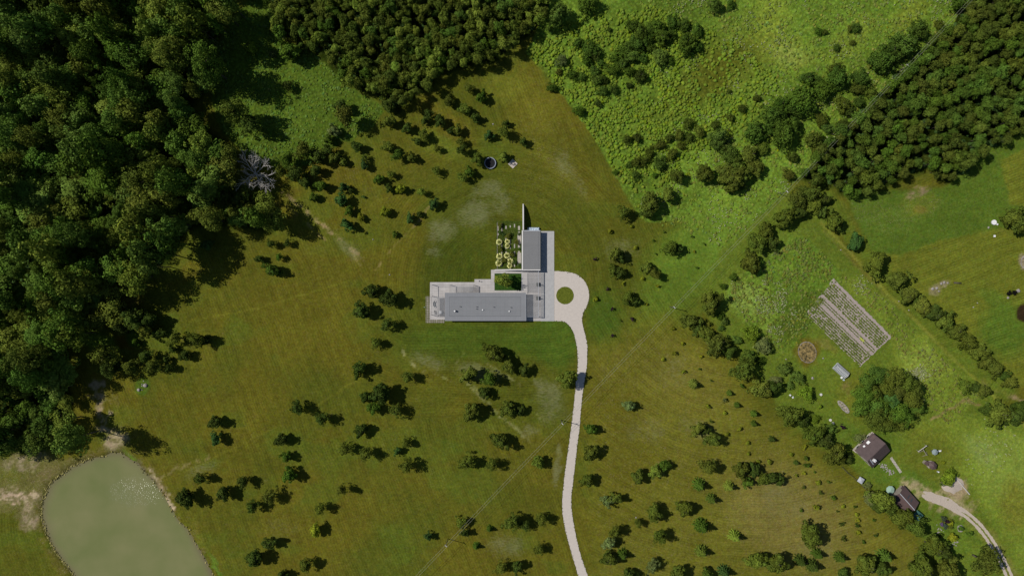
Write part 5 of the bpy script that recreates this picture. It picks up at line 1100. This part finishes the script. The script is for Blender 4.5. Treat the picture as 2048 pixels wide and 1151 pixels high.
for s1 in (-.5, .5): MB().box(s1 - .04, -.28, 0, s1 + .04, .28, .379).build('leg', M['whitepaint'], o_)
MB().box(-.6, .301, .4, .6, .35, .8).build('backrest', M['whitepaint'], o_)
# gazebo and its little neighbour
q = P(1866.5, 930.5, 2.4); o_ = empty('gazebo', (q.x, q.y, 0), 'six sided brown roofed gazebo on the farm lawn', 'gazebo'); o_.rotation_euler.z = R(-48)
n = 6; b = MB(); k = 1.75; b.add([(0, 0, 3.0)] + [(k * 1.12 * math.cos(6.2832 * i / n), k * .9 * math.sin(6.2832 * i / n), 2.15) for i in range(n)] + [(k * 1.12 * math.cos(6.2832 * i / n), k * .9 * math.sin(6.2832 * i / n), 2.05) for i in range(n)], [(0, 1 + i, 1 + (i + 1) % n) for i in range(n)] + [(1 + i, n + 1 + i, n + 1 + (i + 1) % n, 1 + (i + 1) % n) for i in range(n)] + [tuple(range(2 * n, n, -1))]); b.build('roof', M['brownroof2'], o_)
for i in range(n): MB().cyl(k * math.cos(6.2832 * i / n), k * .8 * math.sin(6.2832 * i / n), .06, 0, 2.06, 8).build('post', M['wood'], o_)
MB().cyl(0, 0, 1.45, 0, .12, 12).build('floor', M['wood'], o_)
q = P(1853.6, 925.6, 1.8); o_ = empty('shed', (q.x, q.y, 0), 'tiny square brown roofed shed touching the gazebo', 'shed'); o_.rotation_euler.z = R(-38)
MB().box(-.62, -.62, 0, .62, .62, 1.7).build('wall', M['wood'], o_); MB().box(-.78, -.78, 1.702, .78, .78, 1.8).build('roof', M['brownroof2'], o_); MB().box(-.3, -.66, .05, .3, -.623, 1.6).build('door', M['woodlight'], o_)
for i, (u, v, r_) in enumerate(((1859, 930, 1.6), (1862, 926, 1.8), (1858, 934, 1.4), (1862.5, 924, 1.2))): boulder(u, v, r_ + .4, 70 + i, ('white', 'grey', 'small', 'topmost')[i] + ' stone between the gazebo and the tiny shed', 'stones at the gazebo')
q = P(1876.5, 942.8, .5); o_ = empty('barrel', (q.x, q.y, 0), 'small pale barrel lower right of the gazebo', 'barrel'); MB().cyl(0, 0, .3, 0, .75, 14, .27).build('body', M['trimlight'], o_); MB().cyl(0, 0, .29, .751, .79, 14).build('lid', M['porcelain'], o_)
# swing set
q = P(1846, 896, 1.4); o_ = empty('swing_set', (q.x, q.y, 0), 'weathered wooden climbing and swing frame on the farm lawn', 'swing set'); o_.rotation_euler.z = R(0)
def W2(u, v, z): p_ = P(u, v, z); return (p_.x - q.x, p_.y - q.y, z)
MB().tube(W2(1836.5, 902.5, 2.2), W2(1853.5, 890.5, 2.2), .13).build('beam', M['deadwood'], o_)
for a_, c_, d_ in (((1833.5, 899.5), (1839, 903), 0), ((1849.5, 888.5), (1856, 892), 0)):
    p_ = W2((a_[0] + c_[0]) / 2, (a_[1] + c_[1]) / 2, 2.2); MB().tube(W2(a_[0], a_[1], 0), p_, .09).build('leg', M['deadwood'], o_); MB().tube(W2(c_[0], c_[1], 0), p_, .09).build('leg', M['deadwood'], o_)
MB().tube(W2(1846, 897, 1.6), W2(1853, 909.5, 1.6), .11).build('beam', M['wood'], o_); MB().tube(W2(1853, 903, 0), W2(1854.5, 910, 1.7), .08).build('leg', M['wood'], o_); MB().tube(W2(1845, 911.5, 0), W2(1854, 909, 1.7), .08).build('leg', M['wood'], o_); MB().tube(W2(1836, 904.5, 0), W2(1848, 900, 1.6), .07).build('leg', M['wood'], o_)
# greenhouse
q = P(1683, 740.8, 1.2); o_ = empty('greenhouse', (q.x, q.y, 0), 'small greenhouse with white ribs and grey panels', 'greenhouse'); o_.rotation_euler.z = R(-42)
Lg, Wg = 5.9, 3.0
MB().box(-Lg / 2, -Wg / 2, 0, Lg / 2, Wg / 2, 1.0).build('wall', M['greywhite'], o_)
prof = [(-Wg / 2, 1.0), (-Wg / 2 + .35, 1.55), (0, 2.1), (Wg / 2 - .35, 1.55), (Wg / 2, 1.0)]
b = MB(); vs = [(x, y, z) for x in (-Lg / 2 + .02, Lg / 2 - .02) for y, z in prof]; b.add(vs, [(i, i + 1, i + 6, i + 5) for i in range(4)] + [(4, 3, 2, 1, 0), (5, 6, 7, 8, 9)]); gr_ = b.build('glazing', M['poly'], o_)
for k in range(12):
    x = -Lg / 2 + .08 + k * (Lg - .16) / 11; b = MB()
    for i in range(4): b.tube((x, prof[i][0], prof[i][1] + .03), (x, prof[i + 1][0], prof[i + 1][1] + .03), .085, .085, 4)
    b.build('rib', M['whitepaint'], gr_)
b = MB(); b.tube((-Lg / 2, 0, 2.15), (Lg / 2, 0, 2.15), .07, .07, 4); b.build('ridge', M['whitepaint'], gr_)
for u, v, r_, m_, lb in ((1682.6, 754.6, .38, M['porcelain'], 'white bucket at the lower left corner of the greenhouse'), (1687, 759, .34, M['bluetarp'], 'blue bucket below the greenhouse')):
    q = P(u, v, .3); o_ = empty('bucket', (q.x, q.y, 0), lb, 'bucket', 'buckets by the greenhouse'); MB().cyl(0, 0, r_ * .8, 0, .55, 14, r_).build('body', m_, o_); MB().ring(0, 0, r_ - .03, r_ + .04, .551, .58, 16).build('rim', m_, o_)
# round lids, tables
for u, v, r_, lb, z_ in ((1988.6, 444.3, 5, 'large white round tank lid beside the tree at the right edge', .5), (1995, 448.3, 1.8, 'small white round lid touching the large tank lid', .3), (1661, 839.5, 2.7, 'upper of two pale round well covers below the garden bushes', .35), (1666, 846, 2.7, 'lower of two pale round well covers below the garden bushes', .35), (1642.2, 788.5, 2.6, 'single pale round well cover right of the bright bush', .35)):
    q = P(u, v, z_); o_ = empty('tank_cover', (q.x, q.y, 0), lb, 'lid', 'round covers in the grass'); k = r_ * MPP; MB().cyl(0, 0, k * .95, -.1, z_ - .08, 28).build('ring', M['apron'], o_); MB().cyl(0, 0, k, z_ - .079, z_, 28).build('lid', M['porcelain'] if v < 500 else M['white'], o_); MB().cyl(0, 0, .09, z_ + .001, z_ + .08, 10).build('knob', M['trimlight'], o_)
q = P(1989.6, 471.8, .5); o_ = empty('stool', (q.x, q.y, 0), 'small white square stool below the large white lid', 'stool'); MB().box(-.4, -.4, .36, .4, .4, .45).build('seat', M['porcelain'], o_)
for a_ in (-1, 1):
    for c_ in (-1, 1): MB().box(a_ * .34 - .04, c_ * .34 - .04, 0, a_ * .34 + .04, c_ * .34 + .04, .359).build('leg', M['trimlight'], o_)
for u, v, lb in ((1586, 794, 'white plastic garden chair in the shade, right one'), (1580.5, 790, 'white plastic garden chair in the shade, left one')):
    q = P(u, v, .5); o_ = empty('garden_chair', (q.x, q.y, 0), lb, 'chair', 'white garden chairs'); o_.rotation_euler.z = rng.uniform(0, 3)
    MB().box(-.33, -.33, .4, .33, .33, .46).build('seat', M['porcelain'], o_); MB().box(-.33, .29, .461, .33, .35, .95).build('backrest', M['porcelain'], o_)
    for a_ in (-1, 1):
        for c_ in (-1, 1): MB().box(a_ * .28 - .03, c_ * .28 - .03, 0, a_ * .28 + .03, c_ * .28 + .03, .399).build('leg', M['porcelain'], o_)
# wooden beam beside the sand heap, sand heap
p0 = P(1911, 954.5, .4); p1 = P(1939, 988, .4); mid_ = (p0 + p1) / 2; b = MB((mid_.x, mid_.y, 0)); b.obox(mid_.x, mid_.y, (p1 - p0).length, .3, math.atan2(p1.y - p0.y, p1.x - p0.x), 0, .55); tag(b.build('retaining_wall', M['deadwood']), 'low grey timber wall along the right side of the sand yard', 'low wall')
q = P(1905, 968, .3); b = MB((q.x, q.y, -.1)); rt = np.random.default_rng(6); n = 22; vs = [(q.x, q.y, .75)]
for k in range(1, 5):
    for i in range(n):
        rr = k * 1.05 * (1 + rt.normal(0, .07)); vs.append((q.x + rr * 1.15 * math.cos(6.2832 * i / n), q.y + rr * .9 * math.sin(6.2832 * i / n), max(.75 * (1 - k / 4) ** 1.0 + rt.normal(0, .06), 0) if k < 4 else -.1))
fs = [(0, 1 + i, 1 + (i + 1) % n) for i in range(n)]
for k in range(3): fs += [(1 + k * n + i, 1 + (k + 1) * n + i, 1 + (k + 1) * n + (i + 1) % n, 1 + k * n + (i + 1) % n) for i in range(n)]
b.add(vs, fs); tag(b.build('sand_heap', M['sand'], None, True), 'low heap of pale sand between the green bush and the timber wall', 'sand heap')
# stone edged beds
def stone_ring(u, v, ru, rv, ang_, n, sr, label, name='stone_bed', soilm=M['soil']):
    q = P(u, v); o_ = empty(name, (q.x, q.y, 0), label, 'garden bed'); c_, s_ = math.cos(ang_), math.sin(ang_); r = random.Random(int(u))
    f_ = lambda a_, k: (ru * k * MPP * math.cos(a_) * c_ - rv * k * MPP * math.sin(a_) * s_, ru * k * MPP * math.cos(a_) * s_ + rv * k * MPP * math.sin(a_) * c_)
    MB().prism([f_(6.2832 * i / 28, .97) for i in range(28)], -.1, .07).build('soil', soilm, o_)
    b = MB()
    for i in range(n):
        x, y = f_(6.2832 * i / n, 1.0); k = sr * MPP * r.uniform(.7, 1.3); b.cyl(x, y, k, -.05, .12 + .1 * r.random(), 6, k * .6)
    b.build('stone_edge', M['rock'], o_); return o_
stone_ring(1687, 813, 15, 4.6, R(-48), 40, 1.5, 'long narrow bed edged with pale stones left of the great tree clump', soilm=M['bedsoil'])
stone_ring(1614.5, 704, 17.5, 21, .3, 60, .9, 'dry brown round pond edged with stones below the crop field', 'dry_pond', mat('dried pond weed', (.05, .05, .02), var=.5, scale=.8, detail=12, c2=(.21, .15, .055), thr=(.38, .6), bump=.6))
stone_ring(1921, 1056, 5.6, 6.4, 0, 22, 1.0, 'small round bed with a pale ring right of the flower bed', soilm=M['rock'])
stone_ring(2051, 523, 13, 9, R(80), 34, 1.3, 'stony yellow flower bed at the right picture edge', soilm=M['bedsoil'])
stone_ring(1894, 1045, 13, 12, 0, 2, .6, 'round farm flower bed with purple and dark plants', 'flower_bed', M['turf'])
for u, v, r_, t, c_, lb in ((1888, 1037, 6, 'W', (.07, .09, .05), 'grey green'), (1895.5, 1044, 4.6, 'W', (.02, .012, .016), 'blackish purple'), (1884, 1048, 3.6, 'W', (.16, .11, .22), 'lilac'), (1891, 1051, 5, 'W', (.08, .12, .08), 'blue green'), (1902, 1044, 5.5, 'W', (.13, .15, .02), 'yellow'), (1903, 1053, 4.5, 'W', (.10, .13, .02), 'lime green')):
    plant(t, u, v, r_, 'g', f'{lb} mound plant in the round farm flower bed', 'plants of the farm flower bed', 1, 'plant').children[0].color = (*c_, 1)
b = MB((0, 0, 0)); rr_ = random.Random(8); q = P(1769, 932); bb = MB((q.x, q.y, 0))
for i in range(46):
    t_ = rr_.random(); u_ = 1760 + 26 * t_ + rr_.uniform(-4, 4); v_ = 928 + 18 * t_ + rr_.uniform(-5, 5); p_ = P(u_, v_); k = rr_.uniform(.15, .4); bb.cyl(p_.x, p_.y, k, -.05, .1 + .15 * rr_.random(), 6, k * .6)
tag(bb.build('rock_garden', M['rock']), 'strip of small brownish rocks below the farmhouse roof', 'rock garden')
for (u0, v0, n_, lb) in ((1878, 1062, 16, 'cluster of pale stones at the left of the lower farm garden'), (1911, 1084, 18, 'scatter of white stones in the lower farm garden')):
    q = P(u0, v0); bb = MB((q.x, q.y, 0))
    for i in range(n_): p_ = P(u0 + rr_.gauss(0, 4), v0 + rr_.gauss(0, 5)); k = rr_.uniform(.12, .3); bb.cyl(p_.x, p_.y, k, -.05, .1 + .1 * rr_.random(), 6, k * .6)
    tag(bb.build('rockery', M['rock']), lb, 'rockery')
# ditch-like wire fence at the farm boundary
fp = [(1683, 933), (1695, 945), (1712, 958), (1725, 972), (1738, 985)]
q = P(*fp[0]); o_ = empty('wire_fence', (q.x, q.y, 0), 'thin dark fence from the diagonal tree row to the grey white tent', 'fence')
b = MB(o_.location)
for i in range(4): a_ = P(*fp[i]); c_ = P(*fp[i + 1]); b.tube((a_.x, a_.y, 1.0), (c_.x, c_.y, 1.0), .05, .05, 4); b.tube((a_.x, a_.y, .5), (c_.x, c_.y, .5), .04, .04, 4)
b.build('rails', M['polewood'], o_)
for u, v in fp: a_ = P(u, v); MB(o_.location).cyl(a_.x, a_.y, .06, 0, 1.15, 6).build('post', M['polewood'], o_)

# ------------------------------------------------------------------ the crop field
cA, cB, cC, cD = (1667, 556.5), (1783, 673), (1720.5, 732), (1610.4, 627)
sp = []
for p_, q_, n in ((cA, cB, 40), (cB, cC, 20), (cC, cD, 40), (cD, cA, 22)):
    for i in range(n): t_ = i / n; sp.append((p_[0] + (q_[0] - p_[0]) * t_ + rj.normal(0, .7), p_[1] + (q_[1] - p_[1]) * t_ + rj.normal(0, .7)))
q = MB().prism(pl(sp), -.3, .05).build('crop_field_soil', M['soil']); tag(q, kind='structure')
rows_ = 19; bare = {0: 'bare', 15: 'bare', 16: 'thin', 19: 'bare', 23: 'x'}
def bil(s, t): return ((cA[0] * (1 - s) + cB[0] * s) * (1 - t) + (cD[0] * (1 - s) + cC[0] * s) * t, (cA[1] * (1 - s) + cB[1] * s) * (1 - t) + (cD[1] * (1 - s) + cC[1] * s) * t)
rc_ = np.random.default_rng(15)
skip = {0, 8, 11}
RO = 0
for k in range(rows_):
    t_ = (k + .55) / rows_
    if k in skip: continue
    thin = k in (9, 10, 12)
    n = 84; s = np.linspace(.02, .975, n) + rc_.normal(0, .003, n)
    keepm = rc_.random(n) < (.97 if thin else .74 + .24 * (fbm(s * 6, s * 0 + k * .4, 66, 3) > .45)); 
    pass
    s = s[keepm]; uu, vv = bil(s, t_ + rc_.normal(0, .0035, len(s))); n = len(s)
    pts = np.stack([(uu - 1024) * MPP, (575.5 - vv) * MPP], 1); RO += 1
    tn = np.stack([rc_.normal(1, .15, n)] * 3, 1)
    o_ = domes('crop_row', pts, rc_.uniform(.22, .30, n) if thin else rc_.uniform(.26, .48, n), rc_.uniform(.15, .4, n), tn.clip(.5, 1.6), (.115, .15, .026))
    del o_['kind']; o_.location.z = .05
    tag(o_, f'leafy crop row, {ORD[RO] if RO < 25 else RO} from the upper right side of the field', 'crop row', 'crop rows of the vegetable field')
q = P(1724, 679, .2); b = MB((q.x, q.y, 0)); b.obox(q.x, q.y, 2.0, .7, R(-40), .05, .35); tag(b.build('crate', mat('yellow crate', (.42, .45, .08), var=.2, scale=4)), 'yellow crate lying between the crop rows', 'crate')
# furrow ridges in the soil
b = MB()
for k in range(0, 38):
    t_ = (k + .5) / 38; a_ = P(*bil(.01, t_)); c_ = P(*bil(.99, t_)); d_ = (c_ - a_); L_ = d_.length; m_ = (a_ + c_) / 2
    an_ = math.atan2(d_.y, d_.x); c2, s2 = math.cos(an_), math.sin(an_); hw = .14
    vs = [(x, y, z) for (x, y) in ((a_.x, a_.y), (c_.x, c_.y)) for z in (0,)]
    b.add([(a_.x + s2 * hw, a_.y - c2 * hw, .052), (a_.x - s2 * hw, a_.y + c2 * hw, .052), (a_.x, a_.y, .14), (c_.x + s2 * hw, c_.y - c2 * hw, .052), (c_.x - s2 * hw, c_.y + c2 * hw, .052), (c_.x, c_.y, .14)], [(0, 3, 5, 2), (1, 2, 5, 4), (0, 2, 1), (3, 4, 5)])
tag(b.build('crop_field_furrows', M['soil']), kind='structure')
print('objects', len(bpy.data.objects))
